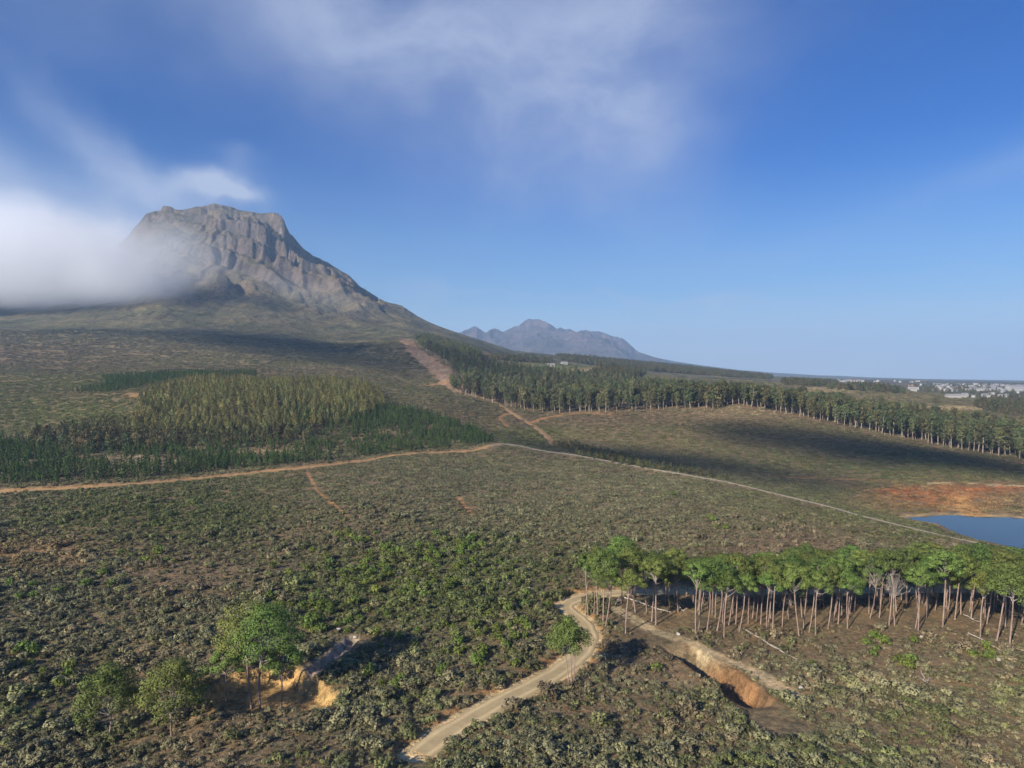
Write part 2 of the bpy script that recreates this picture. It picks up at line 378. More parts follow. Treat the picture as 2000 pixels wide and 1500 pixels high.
hill_track = line([(700,712),(735,700),(765,690),(792,674)], 8)
path_left = line([(0,905,380),(40,862),(45,855)], 3)
donga = line([(1262,1236),(1300,1252),(1345,1276),(1385,1302),(1430,1335),(1480,1375),(1530,1420)], 1)
old_track = line([(1206,1190),(1235,1208),(1265,1225),(1300,1240),(1350,1254),(1400,1283),(1462,1308),(1500,1328),(1560,1365)], 1.5)
gully = line([(690,1248),(660,1272),(625,1300),(596,1322),(580,1334)], 1)
road_z = H(near_road[:, 0], near_road[:, 1])
k_ = np.hanning(21); k_ /= k_.sum()
road_z = np.convolve(np.pad(road_z, 10, 'edge'), k_, 'valid') - .9
POND_Z = -16.0
pond_px = [(1770,1012),(1800,1009),(1856,1006),(1910,1009),(2000,1012),(2260,1018),(2400,1140),(2150,1112),(2000,1073),(1955,1064),(1910,1054),(1865,1039),(1832,1023)]
pond_xy = np.array([[(p - 1000) / F * (CAMZ - POND_Z) * F / (q - HOR), (CAMZ - POND_Z) * F / (q - HOR)] for p, q in pond_px])
clear_px = [(405,1372),(440,1350),(490,1334),(545,1326),(585,1336),(620,1352),(645,1374),(640,1392),(590,1402),(500,1405),(430,1395)]
clear_xy = np.array([[(p - 1000) / F * 56 * F / (q - HOR), 56 * F / (q - HOR)] for p, q in clear_px])
def poly_dist(x, y, poly):          # signed: negative inside
    L = np.vstack([poly, poly[:1]]); d, _ = dist_line(x, y, L)
    return np.where(inpoly(x, y, poly), -d, d)
near = GD < 900
gx, gy = GX[near], GY[near]
z = GZ[near]
dr_, ir_ = dist_line(gx, gy, near_road)
z = z + (road_z[np.minimum(ir_, len(road_z) - 1)] - z) * (1 - sst(dr_, 3.0, 4.6))
dl_, _ = dist_line(gx, gy, left_road); z -= .5 * (1 - sst(dl_, 2.2, 3.5))
dq_, _ = dist_line(gx, gy, ridge_road); z += 1.5 * np.exp(-(dq_ / 8) ** 2)
dd_, _ = dist_line(gx, gy, donga); wdt = 1.5 + .9 * fbm(gx / 6, gy / 6, 2, 91)
z -= 3.8 * (1 - sst(dd_, wdt, wdt + 2.2)) * sst(gy, 112, 122) * (1 - sst(gy, 136, 144))
dg_, _ = dist_line(gx, gy, gully); z -= 1.2 * (1 - sst(dg_, .4, 1.6)) + .3 * (1 - sst(dg_, 1.5, 3)) * perlin(gx / .8, gy / .8, 92)
pc = poly_dist(gx, gy, clear_xy)
z = z + (-2.0 - z) * (1 - sst(pc + .6 * fbm(gx / 3, gy / 3, 2, 93), -.6, 1.6))
pp_ = poly_dist(gx, gy, pond_xy) + 2 * fbm(gx / 14, gy / 14, 3, 94)
zt = POND_Z + .1 * np.maximum(pp_, 0) + .03 * pp_
z = np.where(pp_ < 44, zt + (z - zt) * sst(pp_, 6, 40) , z)
z = np.where((pp_ > 0) & (z < POND_Z + .15), POND_Z + .15 + .02 * pp_, z); z = np.where(pp_ < 0, POND_Z - .1 + .08 * pp_, z)
# orange bank of the dam
z += .5 * fbm(gx / 5, gy / 3, 3, 95, .5, True) * (pc < 5) * (pc > 0)
GZ[near] = z

# ------------------------------------------------------------------ land cover
C_GREY = np.array([.172, .166, .088]); C_GREEN = np.array([.105, .132, .034]); C_BROWN = np.array([.190, .138, .088]); C_STRAW = np.array([.26, .215, .105]); C_YG = np.array([.20, .235, .058])
C_SOIL = np.array([.40, .225, .095]); C_RED = np.array([.42, .145, .048]); C_PALE = np.array([.60, .47, .27]); C_EARTH = np.array([.200, .148, .088])
C_ROCK = np.array([.120, .100, .086])
# picture position, radii, which cover, how strongly
PATCH = [(250,1000,170,40,'green',.5),(470,980,180,60,'green',.8),(560,1010,90,60,'brown',.5),(400,1130,200,60,'brown',.45),(60,1085,90,28,'soil',.75),(330,1165,90,14,'straw',.5),(120,1180,160,90,'grey',.8),(420,1230,120,60,'grey',.6),
 (300,1250,100,50,'straw',.25),(800,960,220,45,'grey',.9),(1000,980,260,90,'grey',.8),(1300,980,260,60,'grey',.9),(1450,1040,200,40,'brown',.6),(1560,1060,120,30,'brown',.6),(720,1040,110,60,'brown',.5),(850,1110,220,70,'green',.75),(700,1150,160,70,'green',.8),
 (1010,1120,120,60,'green',.5),(900,1180,200,60,'green',.45),(1250,1330,120,40,'grey',.5),(1230,1260,60,30,'brown',.9),(1290,1310,80,30,'brown',.5),(1650,1250,420,60,'brown',.6),(1650,1215,400,40,'straw',.6),(1000,1020,420,50,'straw',.25),(300,1010,260,50,'green',.4),(1600,1300,400,40,'pale',.10),(1620,1310,240,40,'grey',.55),(1850,1310,200,40,'straw',.35),(1540,1335,200,12,'pale',.35),
 (1600,1210,500,40,'brown',.6),(915,990,22,16,'soil',.35),(1850,975,110,22,'red',.8),(1950,955,80,8,'red',.7),(1770,960,40,8,'red',.6),(1885,985,36,20,'soil',.95),(1960,975,60,16,'straw',.9),(1740,985,90,16,'straw',.5),
 (1150,820,220,12,'brown',.5),(1300,815,200,14,'brown',.6),(1450,810,120,14,'pale',.25),(1370,850,160,24,'green',.35),(1680,905,200,20,'green',.5),(1600,860,150,20,'straw',.6),(1250,860,220,20,'straw',.4),(1850,930,150,14,'green',.4),
 (1650,1000,220,20,'green',.7),(1500,965,160,14,'green',.4),(1760,1040,130,18,'green',.4),(1060,850,60,16,'yg',.5),(1000,855,60,14,'yg',.6),(800,780,110,24,'grey',.8),(850,800,80,14,'brown',.6),(760,765,80,14,'green',.4),
 (60,790,160,40,'green',.7),(120,815,130,30,'yg',.6),(200,810,90,24,'yg',1.0),(60,745,140,10,'yg',.5),(230,750,120,12,'green',.7),(150,770,70,6,'straw',.6),(265,772,16,6,'soil',1.2),(200,830,160,20,'green',.6),
 (330,700,200,14,'straw',.5),(450,705,200,12,'green',.4),(120,690,220,20,'brown',.5),(500,725,200,10,'brown',.4),
 (810,735,40,10,'straw',.5),(1060,716,70,6,'field',1.2),(1180,722,60,3,'pale',.5),(1340,737,160,4,'straw',.7),(1000,690,50,4,'red',.3),(1020,706,60,5,'brown',.8),
 (1700,775,150,8,'straw',.7),(1620,762,60,5,'pale',.35),(1850,797,120,4,'pale',.6),(1975,828,60,5,'field',1.6),(1900,815,120,7,'brown',.4),
 (60,945,200,8,'straw',.4),(300,915,160,10,'pale',.3),(260,895,50,8,'pale',.5),(480,925,140,8,'straw',.5),(700,880,220,12,'straw',.35),(530,880,80,10,'pale',.3),(560,905,100,8,'brown',.6)]
CT = dict(grey=C_GREY, green=C_GREEN, brown=C_BROWN, straw=C_STRAW, soil=C_SOIL, red=C_RED, pale=C_PALE, yg=C_YG, field=np.array([.16, .20, .075]))
ROADS = [('near_road', near_road, 2.9, C_PALE * np.array([1.05, 1.02, .95]), .55), ('left_road', left_road, 1.7, np.array([.45, .27, .12]), .5), ('ridge_road', ridge_road, 1.8, np.array([.42, .36, .25]), .5),
         ('break_road', break_road, 2.6, np.array([.46, .32, .18]), .9), ('break_swath', break_swath, 15, np.array([.37, .235, .145]), 5), ('side_track', side_track, 3, C_SOIL, 2), ('branch_track', branch_track, 2.2, C_SOIL, 1), ('loop_track', loop_track, 1.6, C_SOIL, .6),
         ('edge_track', edge_track, 3.5, np.array([.30, .19, .13]), 1.5), ('pond_track', pond_track, 1.5, C_PALE * .8, .6), ('foot_path', foot_path, .55, C_SOIL, .3), ('soil_path', soil_path, .9, C_SOIL, .8),
         ('valley_track', valley_track, 1.6, C_SOIL * .8, 1.2), ('hill_track', hill_track, 2, np.array([.22, .15, .09]), 1.5), ('old_track', old_track, 1.4, C_PALE * .8, .9), ('gully', gully, 1.1, np.array([.34, .28, .21]), 1.3)]
def cover(x, y, pxp, pyp, dist):
    """ground-cover colour and how bare the soil is (0..1)"""
    sh = np.asarray(x).shape; x = np.ravel(x).astype(float); y = np.ravel(y).astype(float); pxp = np.ravel(pxp); pyp = np.ravel(pyp)
    n1 = fbm(x / 38, y / 38, 4, 101); n2 = fbm(x / 17, y / 17, 3, 111); n3 = fbm(x / 140, y / 140, 3, 121)
    wt = {'grey': .55 + .6 * n1 + .3 * n3, 'green': .46 + .8 * n2 + .3 * n3, 'brown': .42 - .9 * n1 + .3 * n2, 'straw': .26 - .7 * n2 + .3 * n3}
    wt = {k: np.clip(v, 0.02, 2) ** 1.6 for k, v in wt.items()}
    bare = np.clip(.10 + 1.1 * (fbm(x / 9, y / 6, 3, 131) - .12), 0, .75)
    wob = 1 + .35 * n2
    for a, b, rx, ry, c, s in PATCH:
        q = ((pxp - a) / rx) ** 2 + ((pyp - b) / ry) ** 2
        g = s * np.exp(-q * wob * 1.1)
        if c in ('soil', 'red', 'pale', 'field'):
            g = g * np.clip(.55 + 1.5 * fbm(x / 12, y / 5, 3, 141) + .3, 0, 1.3); bare = np.maximum(bare, np.clip(g * 1.1, 0, 1))
            wt[c] = wt.get(c, 0) + 4 * g
        else: wt[c] = wt.get(c, 0) + 1.9 * g
    tot = sum(wt.values()); colr = sum((wt[k] / tot)[:, None] * CT[k][None] for k in wt)
    return colr.reshape(sh + (3,)), bare.reshape(sh), wt
x_, y_, z_ = GX.ravel(), GY.ravel(), GZ.ravel()
pxp, pyp = proj(x_, y_, z_)
colr, bare, _ = cover(x_, y_, pxp, pyp, y_)
gcol = colr * 1.0
# under the scrub lies brown earth; where single bushes are no longer built the colour is the scrub's own
e = (1 - sst(y_, 900, 1500))[:, None]
gcol = gcol * (1 - e * .75) + C_EARTH * e * .75
gcol = gcol * (1 - bare[:, None]) + np.where((bare > .3)[:, None], colr, C_SOIL * .8) * bare[:, None]
for nm, L, wd, c, soft in ROADS:
    m = (y_ < L[:, 1].max() + 80)
    dq, _ = dist_line(x_[m], y_[m], L)
    f = 1 - sst(dq + soft * .8 * fbm(x_[m] / 3, y_[m] / 3, 2, 151), wd - soft * .3, wd + soft)
    if nm == 'near_road' or nm == 'left_road':      # the raw cut beside it
        f2 = (1 - sst(dq + fbm(x_[m] / 2, y_[m] / 2, 2, 152), wd + .6, wd + 2.6))[:, None] * .8
        gcol[m] = gcol[m] * (1 - f2) + C_SOIL * f2
    cc = c[None] * (1 + .18 * fbm(x_[m] / 8, y_[m] / 8, 3, 153))[:, None]
    if nm == 'break_swath': cc = cc + (C_PALE * .8 - cc) * np.clip(2 * fbm(x_[m] / 14, y_[m] / 30, 3, 154), 0, 1)[:, None]
    gcol[m] = gcol[m] * (1 - f[:, None]) + cc * f[:, None]
m = (y_ < 320)
dq = dist_line(x_[m], y_[m], donga)[0]; f = ((1 - sst(dq + 1.5 * fbm(x_[m] / 3, y_[m] / 3, 3, 158), 3, 6.0)) * sst(y_[m], 112, 120) * (1 - sst(y_[m], 131, 138)))[:, None]; gcol[m] = gcol[m] * (1 - f) + np.array([.27, .155, .072]) * (1 + .5 * fbm(x_[m] / 2.5, y_[m] / 2.5, 3, 159))[:, None] * f
pcf = poly_dist(x_[m], y_[m], clear_xy); f = (1 - sst(pcf + .8 * fbm(x_[m] / 2, y_[m] / 2, 2, 155), .5, 2.6))[:, None]; gcol[m] = gcol[m] * (1 - f) + np.array([.46, .30, .12]) * f
m = (y_ < 700)
dq = poly_dist(x_[m], y_[m], pond_xy); f = (1 - sst(dq + 3 * fbm(x_[m] / 8, y_[m] / 8, 2, 156), 2, 22))[:, None] * .9
gcol[m] = gcol[m] * (1 - f) + np.array([.20, .145, .085]) * f
f = (1 - sst(np.abs(dq - 2), .8, 3))[:, None] * (y_[m] > 325)[:, None]; gcol[m] = gcol[m] * (1 - f) + np.array([.42, .31, .16]) * f
# orange chute of washed soil down to the water
ch = line([(1868,972),(1880,988),(1895,1000),(1908,1008)], 2); dq = dist_line(x_[m], y_[m], ch)[0]; f = (1 - sst(dq + 2 * fbm(x_[m] / 5, y_[m] / 5, 2, 157), 3, 8))[:, None]
gcol[m] = gcol[m] * (1 - f) + np.array([.46, .27, .10]) * f
# mountain: grey rock on steep faces, its dark tone adding ledge shade; heath elsewhere
gzx = np.gradient(GZ, axis=1) / (np.gradient(GX, axis=1)); gzr = np.gradient(GZ, axis=0) / np.gradient(GY, axis=0)
steep = np.hypot(gzx, gzr - gzx * GU).ravel()
mm = (sst(GD, 1300, 1900) * (GD < 5500)).ravel()
hh = sst(z_, 120, 420)
heath = np.array([.125, .118, .068])[None] * (1 + .35 * fbm(x_ / 160, y_ / 160, 5, 161, .6))[:, None]
heath = heath + (np.array([.170, .135, .085]) - heath) * (hh * np.clip(.55 + 1.2 * fbm(x_ / 220, y_ / 220, 4, 162), 0, 1))[:, None]
heath = heath + (np.array([.075, .095, .04]) - heath) * (np.clip(.1 + 1.3 * fbm(x_ / 130 + 9, y_ / 200, 4, 163), 0, 1) * (1 - hh))[:, None]
gcol = gcol * (1 - mm[:, None]) + heath * mm[:, None]
heath = heath * (1 - .36 * sst(gl, .1, .75).ravel() * (1 - .5 * hh))[:, None] * (1 + .38 * hh * fbm(hz.ravel() / 34, x_ / 420, 4, 168))[:, None]
rk = (sst(steep + .3 * fbm(x_ / 30, y_ / 30, 3, 164), 1.05, 1.6) * sst(z_, 300, 460) * mm)[:, None]
gcol = gcol * (1 - rk) + C_ROCK * (1 + .3 * fbm(x_ / 25, y_ / 25 , 3, 165))[:, None] * rk
sc_ = (sst(fbm(x_ / 18, y_ / 18, 3, 166), .30, .46) * sst(z_, 420, 600) * mm)[:, None] * .75     # pale scree
gcol = gcol * (1 - sc_) + np.array([.28, .25, .22]) * sc_
fm = (sst(GD, 5500, 8300)).ravel()[:, None]; fr1 = (sst(z_, 120, 420))[:, None]
farc = np.array([.060, .068, .045]) * (1 - fr1) + np.array([.115, .088, .085]) * fr1
farc = farc * (1 + .35 * fbm(x_ / 260, y_ / 500, 4, 167))[:, None]
gcol = gcol * (1 - fm) + farc * fm
# farmland on the plain
pl = (sst(GD, 1500, 2600) * sst(PX, 1230, 1420)).ravel()
cell = (_P[(np.floor(x_ / 260 + .35 * fbm(x_ / 500, y_ / 500, 2, 171)).astype(int) * 31 + np.floor(y_ / 420 + .2 * fbm(x_ / 300, y_ / 300, 2, 172)).astype(int) * 17) & 4095] % 5)
farm = np.array([[.14, .13, .075], [.10, .12, .055], [.17, .135, .085], [.12, .09, .06], [.20, .18, .11]])[cell]
gcol = gcol * (1 - pl[:, None] * .8) + farm * pl[:, None] * .8
gcol = np.clip(gcol, .01, .8)

def ground_mat(name, bump_s, bump_d, near_detail=True):
    mt_ = bpy.data.materials.new(name); mt_.use_nodes = True; t = NT(mt_.node_tree)
    out = t.new('ShaderNodeOutputMaterial'); b = t.new('ShaderNodeBsdfPrincipled'); t.l.new(b.outputs[0], out.inputs[0])
    b.inputs['Roughness'].default_value = .95; b.inputs['Specular IOR Level'].default_value = .15
    at = t.new('ShaderNodeAttribute', attribute_name='cover'); geo = t.new('ShaderNodeNewGeometry')
    P_ = geo.outputs['Position']
    n1 = t.noise(P_, bump_s, 6, .65); n2 = t.noise(P_, bump_s * 5.3, 4, .6); n3 = t.noise(P_, bump_s * .23, 4, .5)
    v = t.m('ADD', t.m('MULTIPLY', n1, .8), t.m('ADD', t.m('MULTIPLY', n2, .6), t.m('MULTIPLY', n3, .5)))
    v = t.smooth(v, .68, 1.22, .38, 1.65)
    c = t.mix(1.0, at.outputs['Color'], v, 'MULTIPLY')
    # warm / cool wander
    c = t.mix(t.smooth(n3, .35, .65, 0, .35), c, t.mix(1.0, c, (1.2, .95, .75), 'MULTIPLY'))
    t.l.new(c, b.inputs['Base Color'])
    bp = t.new('ShaderNodeBump'); bp.inputs['Strength'].default_value = 1.0; bp.inputs['Distance'].default_value = bump_d * 1.5
    t.l.new(t.m('ADD', n1, t.m('MULTIPLY', n2, .35)), bp.inputs['Height']); t.l.new(bp.outputs[0], b.inputs['Normal'])
    return mt_
M_ground = ground_mat('earth and litter', .9, .25)
M_mtn = ground_mat('mountain heath and rock', .035, 9.0)
M_far = ground_mat('far range', .008, 30.0)
M_plain = ground_mat('farmland', .03, 2.0)
grid_idx = np.arange(NU * NV).reshape(NV, NU)
quads = np.stack([grid_idx[:-1, :-1], grid_idx[:-1, 1:], grid_idx[1:, 1:], grid_idx[1:, :-1]], -1)
fd = (GD[:-1, :-1] + GD[1:, 1:]) / 2; fp = (PX[:-1, :-1] + PX[1:, 1:]) / 2
region = np.zeros(fd.shape, int)
region[(fd > 1350)] = 1
region[(fd > 1350) & (fp > 1130)] = 3
region[(fd > 5300)] = 2
region[(fd > 5300) & (fp > 1500)] = 3
allv = np.stack([GX, GY, GZ], -1).reshape(-1, 3)
for rid, nm, mt_, lab in ((0, 'ground', M_ground, 'scrub-covered slopes and valley in front of the mountain'), (1, 'mountain', M_mtn, 'high rocky mountain with cliffs at its flat top'),
                     (2, 'far_mountains', M_far, 'blue jagged range fading into haze'), (3, 'plain', M_plain, 'flat farmland reaching to the horizon')):
    q = quads[region == rid].reshape(-1, 4); uq, inv = np.unique(q, return_inverse=True); q = inv.reshape(-1, 4)
    me = mesh_np(nm, allv[uq], q, [mt_], True)
    ca = me.color_attributes.new('cover', 'FLOAT_COLOR', 'POINT')
    ca.data.foreach_set('color', np.c_[gcol[uq], np.ones(len(uq))].astype(np.float32).ravel())
    prop(link(nm, me), lab, kind='structure')

# road surfaces: strips laid just above the graded ground
def road_mat(name, c):
    mt_ = bpy.data.materials.new(name); mt_.use_nodes = True; t = NT(mt_.node_tree)
    out = t.new('ShaderNodeOutputMaterial'); b = t.new('ShaderNodeBsdfPrincipled'); t.l.new(b.outputs[0], out.inputs[0])
    b.inputs['Roughness'].default_value = .95; b.inputs['Specular IOR Level'].default_value = .15
    geo = t.new('ShaderNodeNewGeometry'); P_ = geo.outputs['Position']
    at = t.new('ShaderNodeAttribute', attribute_name='across')
    n1 = t.noise(P_, .5, 5, .6); n2 = t.noise(P_, 5.0, 4, .65)
    rut = t.m('ABSOLUTE', t.m('SUBTRACT', t.m('ABSOLUTE', at.outputs['Fac']), .5))
    rutv = t.smooth(t.m('ADD', rut, t.m('MULTIPLY', t.m('SUBTRACT', n1, .5), .25)), .02, .26, 1.10, .80)
    v = t.m('MULTIPLY', rutv, t.smooth(t.m('ADD', t.m('MULTIPLY', n1, .6), t.m('MULTIPLY', n2, .4)), .3, .7, .82, 1.14))
    cc = t.mix(1.0, tuple(c), v, 'MULTIPLY')
    cc = t.mix(t.smooth(t.m('ABSOLUTE', at.outputs['Fac']), .75, 1.0, 0, .6), cc, tuple(C_SOIL * .9))
    t.l.new(cc, b.inputs['Base Color'])
    bp = t.new('ShaderNodeBump'); bp.inputs['Strength'].default_value = .6; bp.inputs['Distance'].default_value = .08; t.l.new(n2, bp.inputs['Height']); t.l.new(bp.outputs[0], b.inputs['Normal'])
    return mt_
def road(name, L, wd, mat_, lab, zoff=.12):
    tg = np.gradient(L, axis=0); tg /= np.linalg.norm(tg, axis=1)[:, None] + 1e-9; nrm_ = np.c_[-tg[:, 1], tg[:, 0]]
    nn_ = 9; vs = []; ac = []
    for i in range(len(L)):
        for j in range(nn_):
            a = -1 + 2 * j / (nn_ - 1)
            ww = wd * (1 + .26 * float(perlin(np.array([i * .35]), np.array([j > 4 and 7.3 or 1.1]), 200)[0]))
            p = L[i] + nrm_[i] * a * ww; vs.append((p[0], p[1])); ac.append(a)
    vs = np.array(vs); zz = H(vs[:, 0], vs[:, 1]) + zoff - np.where(np.abs(ac) > .99, zoff + .25, 0)
    g = np.arange(len(L) * nn_).reshape(len(L), nn_)
    q = np.stack([g[:-1, :-1], g[1:, :-1], g[1:, 1:], g[:-1, 1:]], -1).reshape(-1, 4)
    me = mesh_np(name, np.c_[vs, zz], q[:, ::-1].copy(), [mat_], True)
    at = me.attributes.new('across', 'FLOAT', 'POINT'); at.data.foreach_set('value', np.array(ac, np.float32))
    return prop(link(name, me), lab, kind='structure')
road('dirt_road', near_road, 2.7, road_mat('pale gravel', C_PALE * np.array([1.05, 1.02, .95])), 'pale sandy road winding past the pine stand')
road('dirt_road', left_road, 1.5, road_mat('orange gravel', np.array([.50, .31, .14])), 'orange dirt road below the young pines')
road('dirt_road', ridge_road, 1.7, road_mat('grey gravel', np.array([.46, .39, .27])), 'pale track along the ridge towards the pond')
road('dirt_road', break_road, 2.4, road_mat('orange earth', np.array([.47, .29, .14])), 'orange track along the edge of the gum wood', .3)
# water
mt_ = bpy.data.materials.new('pond water'); mt_.use_nodes = True; t = NT(mt_.node_tree)
out = t.new('ShaderNodeOutputMaterial'); b = t.new('ShaderNodeBsdfPrincipled'); t.l.new(b.outputs[0], out.inputs[0])
b.inputs['Base Color'].default_value = (.035, .04, .028, 1); b.inputs['Roughness'].default_value = .03; b.inputs['IOR'].default_value = 1.33; b.inputs['Specular IOR Level'].default_value = .5
geo = t.new('ShaderNodeNewGeometry'); mp = t.new('ShaderNodeMapping'); t.l.new(geo.outputs['Position'], mp.inputs[0]); mp.inputs['Scale'].default_value = (1, 1, 1)
bp = t.new('ShaderNodeBump'); bp.inputs['Strength'].default_value = .5; bp.inputs['Distance'].default_value = .05; t.l.new(t.noise(mp.outputs[0], .5, 5), bp.inputs['Height']); t.l.new(bp.outputs[0], b.inputs['Normal'])
pq = np.array([W(1720, 1000, 1)[:2]]) if False else None
cx_, cy_ = pond_xy.mean(0); ang = np.linspace(0, 2 * pi, 60, endpoint=False)
out_xy = cxy = np.array([[cx_ + (p[0] - cx_) * 1.12, cy_ + (p[1] - cy_) * 1.12] for p in pond_xy])
me = mesh_np('pond_water', np.c_[out_xy, np.full(len(out_xy), POND_Z)], [list(range(len(out_xy)))], [mt_])
prop(link('pond_water', me), 'farm pond reflecting the blue sky', kind='structure')

# ------------------------------------------------------------------ plants
def plant_mat(name, c, var=.25, sat=.1, scat=False, patch=2.0):
    mt_ = bpy.data.materials.new(name); mt_.use_nodes = True; t = NT(mt_.node_tree)
    out = t.new('ShaderNodeOutputMaterial'); b = t.new('ShaderNodeBsdfPrincipled'); t.l.new(b.outputs[0], out.inputs[0])
    b.inputs['Roughness'].default_value = .65; b.inputs['Specular IOR Level'].default_value = .25
    oi = t.new('ShaderNodeObjectInfo'); geo = t.new('ShaderNodeNewGeometry')
    if scat: base = t.new('ShaderNodeAttribute', attribute_name='tint', attribute_type='INSTANCER').outputs['Color']
    else: base = None
    r1 = t.smooth(oi.outputs['Random'], 0, 1, 1 - var, 1 + var)
    n = t.smooth(t.noise(geo.outputs['Position'], 1 / patch, 3, .6), .3, .7, .72, 1.3)
    v = t.m('MULTIPLY', r1, n)
    rnd = t.new('ShaderNodeMath', operation='FRACT'); t.l.new(t.m('MULTIPLY', oi.outputs['Random'], 17.3), rnd.inputs[0])
    if base is None:
        base = t.mix(rnd.outputs[0], tuple(np.array(c) * (1 - sat, 1, 1 - sat)), tuple(np.array(c) * (1 + sat * 2, 1, 1 - sat * .5)))
    t.l.new(t.mix(1.0, base, v, 'MULTIPLY'), b.inputs['Base Color'])
    return mt_
def bark_mat(name, c, c2):
    mt_ = bpy.data.materials.new(name); mt_.use_nodes = True; t = NT(mt_.node_tree)
    out = t.new('ShaderNodeOutputMaterial'); b = t.new('ShaderNodeBsdfPrincipled'); t.l.new(b.outputs[0], out.inputs[0])
    b.inputs['Roughness'].default_value = .9; b.inputs['Specular IOR Level'].default_value = .2
    tcn = t.new('ShaderNodeTexCoord'); mp = t.new('ShaderNodeMapping'); t.l.new(tcn.outputs['Object'], mp.inputs[0]); mp.inputs['Scale'].default_value = (3, 3, .6)
    n = t.noise(mp.outputs[0], 1.0, 5, .65)
    t.l.new(t.mix(t.smooth(n, .35, .65), c, c2), b.inputs['Base Color'])
    bp = t.new('ShaderNodeBump'); bp.inputs['Distance'].default_value = .05; t.l.new(n, bp.inputs['Height']); t.l.new(bp.outputs[0], b.inputs['Normal'])
    return mt_
class Geo:
    def __init__(s): s.v = []; s.f = []; s.m = []; s.n = 0; s.nr = []
    def add(s, v, f, mi=0, nr=None):
        v = np.asarray(v, float); s.nr.append(np.zeros((len(v), 3)) if nr is None else np.asarray(nr, float)); s.v.append(v); s.f += [tuple(int(i) + s.n for i in q) for q in f]; s.m += [mi] * len(f); s.n += len(v)
    def tube(s, pts, rad, seg=6, mi=0):
        pts = np.asarray(pts, float); rad = np.broadcast_to(rad, (len(pts),)); vs = []; nr = []
        for i, p in enumerate(pts):
            t_ = pts[min(i + 1, len(pts) - 1)] - pts[max(i - 1, 0)]; t_ = t_ / (np.linalg.norm(t_) + 1e-9)
            a = np.cross(t_, (0, 0, 1)) if abs(t_[2]) < .95 else np.cross(t_, (1, 0, 0)); a /= np.linalg.norm(a); b_ = np.cross(t_, a)
            for k in range(seg):
                th_ = 2 * pi * k / seg; o_ = math.cos(th_) * a + math.sin(th_) * b_; nr.append(o_); vs.append(p + rad[i] * o_)
        f = []
        for i in range(len(pts) - 1):
            for k in range(seg): k2 = (k + 1) % seg; f.append((i * seg + k, i * seg + k2, (i + 1) * seg + k2, (i + 1) * seg + k))
        f.append(tuple(range(seg))[::-1]); f.append(tuple((len(pts) - 1) * seg + k for k in range(seg)))
        s.add(vs, f, mi, nr)
    def leaves(s, c, r, n, size, R, mi=0, shell=.55, up=.3, asp=1.0):
        """n small leaf sprays spread through an ellipsoid at c, radii r"""
        c = np.asarray(c, float); r = np.broadcast_to(r, (3,)).astype(float)
        d = R.normal(size=(n, 3)); d /= np.linalg.norm(d, axis=1)[:, None]
        rad = shell + (1 - shell) * R.random(n) ** .6
        p = c + d * r * rad[:, None]
        nn_ = d + R.normal(size=(n, 3)) * .55 + np.array([0, 0, up]); nn_ /= np.linalg.norm(nn_, axis=1)[:, None]
        a = np.cross(nn_, R.normal(size=(n, 3))); a /= np.linalg.norm(a, axis=1)[:, None] + 1e-9; b_ = np.cross(nn_, a)
        sz = (size * (.6 + .8 * R.random(n)))[:, None]
        vs = np.stack([p - a * sz * .5 * asp, p + b_ * sz * .5 - a * sz * .05, p + a * sz * .5 * asp, p - b_ * sz * .42], 1).reshape(-1, 3)
        f = (np.arange(n)[:, None] * 4 + np.array([3, 2, 1, 0])[None])
        sn = d / r; sn /= np.linalg.norm(sn, axis=1)[:, None]; sn = sn + nn_ * .55 + np.array([0, 0, .15]) + (p - np.array([0, 0, s.mid])) * s.pull; sn /= np.linalg.norm(sn, axis=1)[:, None]
        s.add(vs, f.tolist(), mi, np.repeat(sn, 4, 0))
    mid = 0.0; pull = 0.0
    def mesh(s, name, mats, smooth=False):
        v = np.concatenate(s.v); nr = np.concatenate(s.nr); has = np.abs(nr).sum() > 0 and np.all(np.abs(nr).sum(1) > 0)
        me = mesh_np(name, v, np.array(s.f) if all(len(q) == 4 for q in s.f) else s.f, mats, smooth or has, s.m)
        if has and len(me.vertices) == len(nr): me.normals_split_custom_set_from_vertices([tuple(q) for q in nr]); NRM[me.name] = nr
        return me
NRM = {}

M_pine = plant_mat('umbrella pine needles', (.125, .178, .045), .25, .16, patch=.9)
M_pbark = bark_mat('pine bark', (.22, .15, .12), (.38, .28, .23))
M_limb = bark_mat('weathered grey limbs', (.26, .22, .19), (.42, .37, .33))
M_euc = plant_mat('gum leaves', (.110, .128, .060), .32, .14, patch=5)
M_ebark = bark_mat('gum bark', (.22, .17, .13), (.44, .36, .29))
M_up = plant_mat('olive foliage', (.175, .180, .064), .34, .12, patch=3)
M_dk = plant_mat('dark broad foliage', (.092, .098, .046), .25, .2, patch=3)
M_yp = plant_mat('young pine needles', (.046, .092, .020), .28, .12, patch=2)
M_pro = plant_mat('bright bush leaves', (.125, .175, .034), .22, .12, patch=.8)
M_scrub = plant_mat('scrub leaves', (1, 1, 1), .22, .1, True, patch=1.2)
M_stone = bark_mat('pale stone', (.34,.29,.24), (.48,.43,.37))
M_log = bark_mat('bleached wood', (.42, .37, .31), (.62, .56, .49))
M_euc_s = M_euc

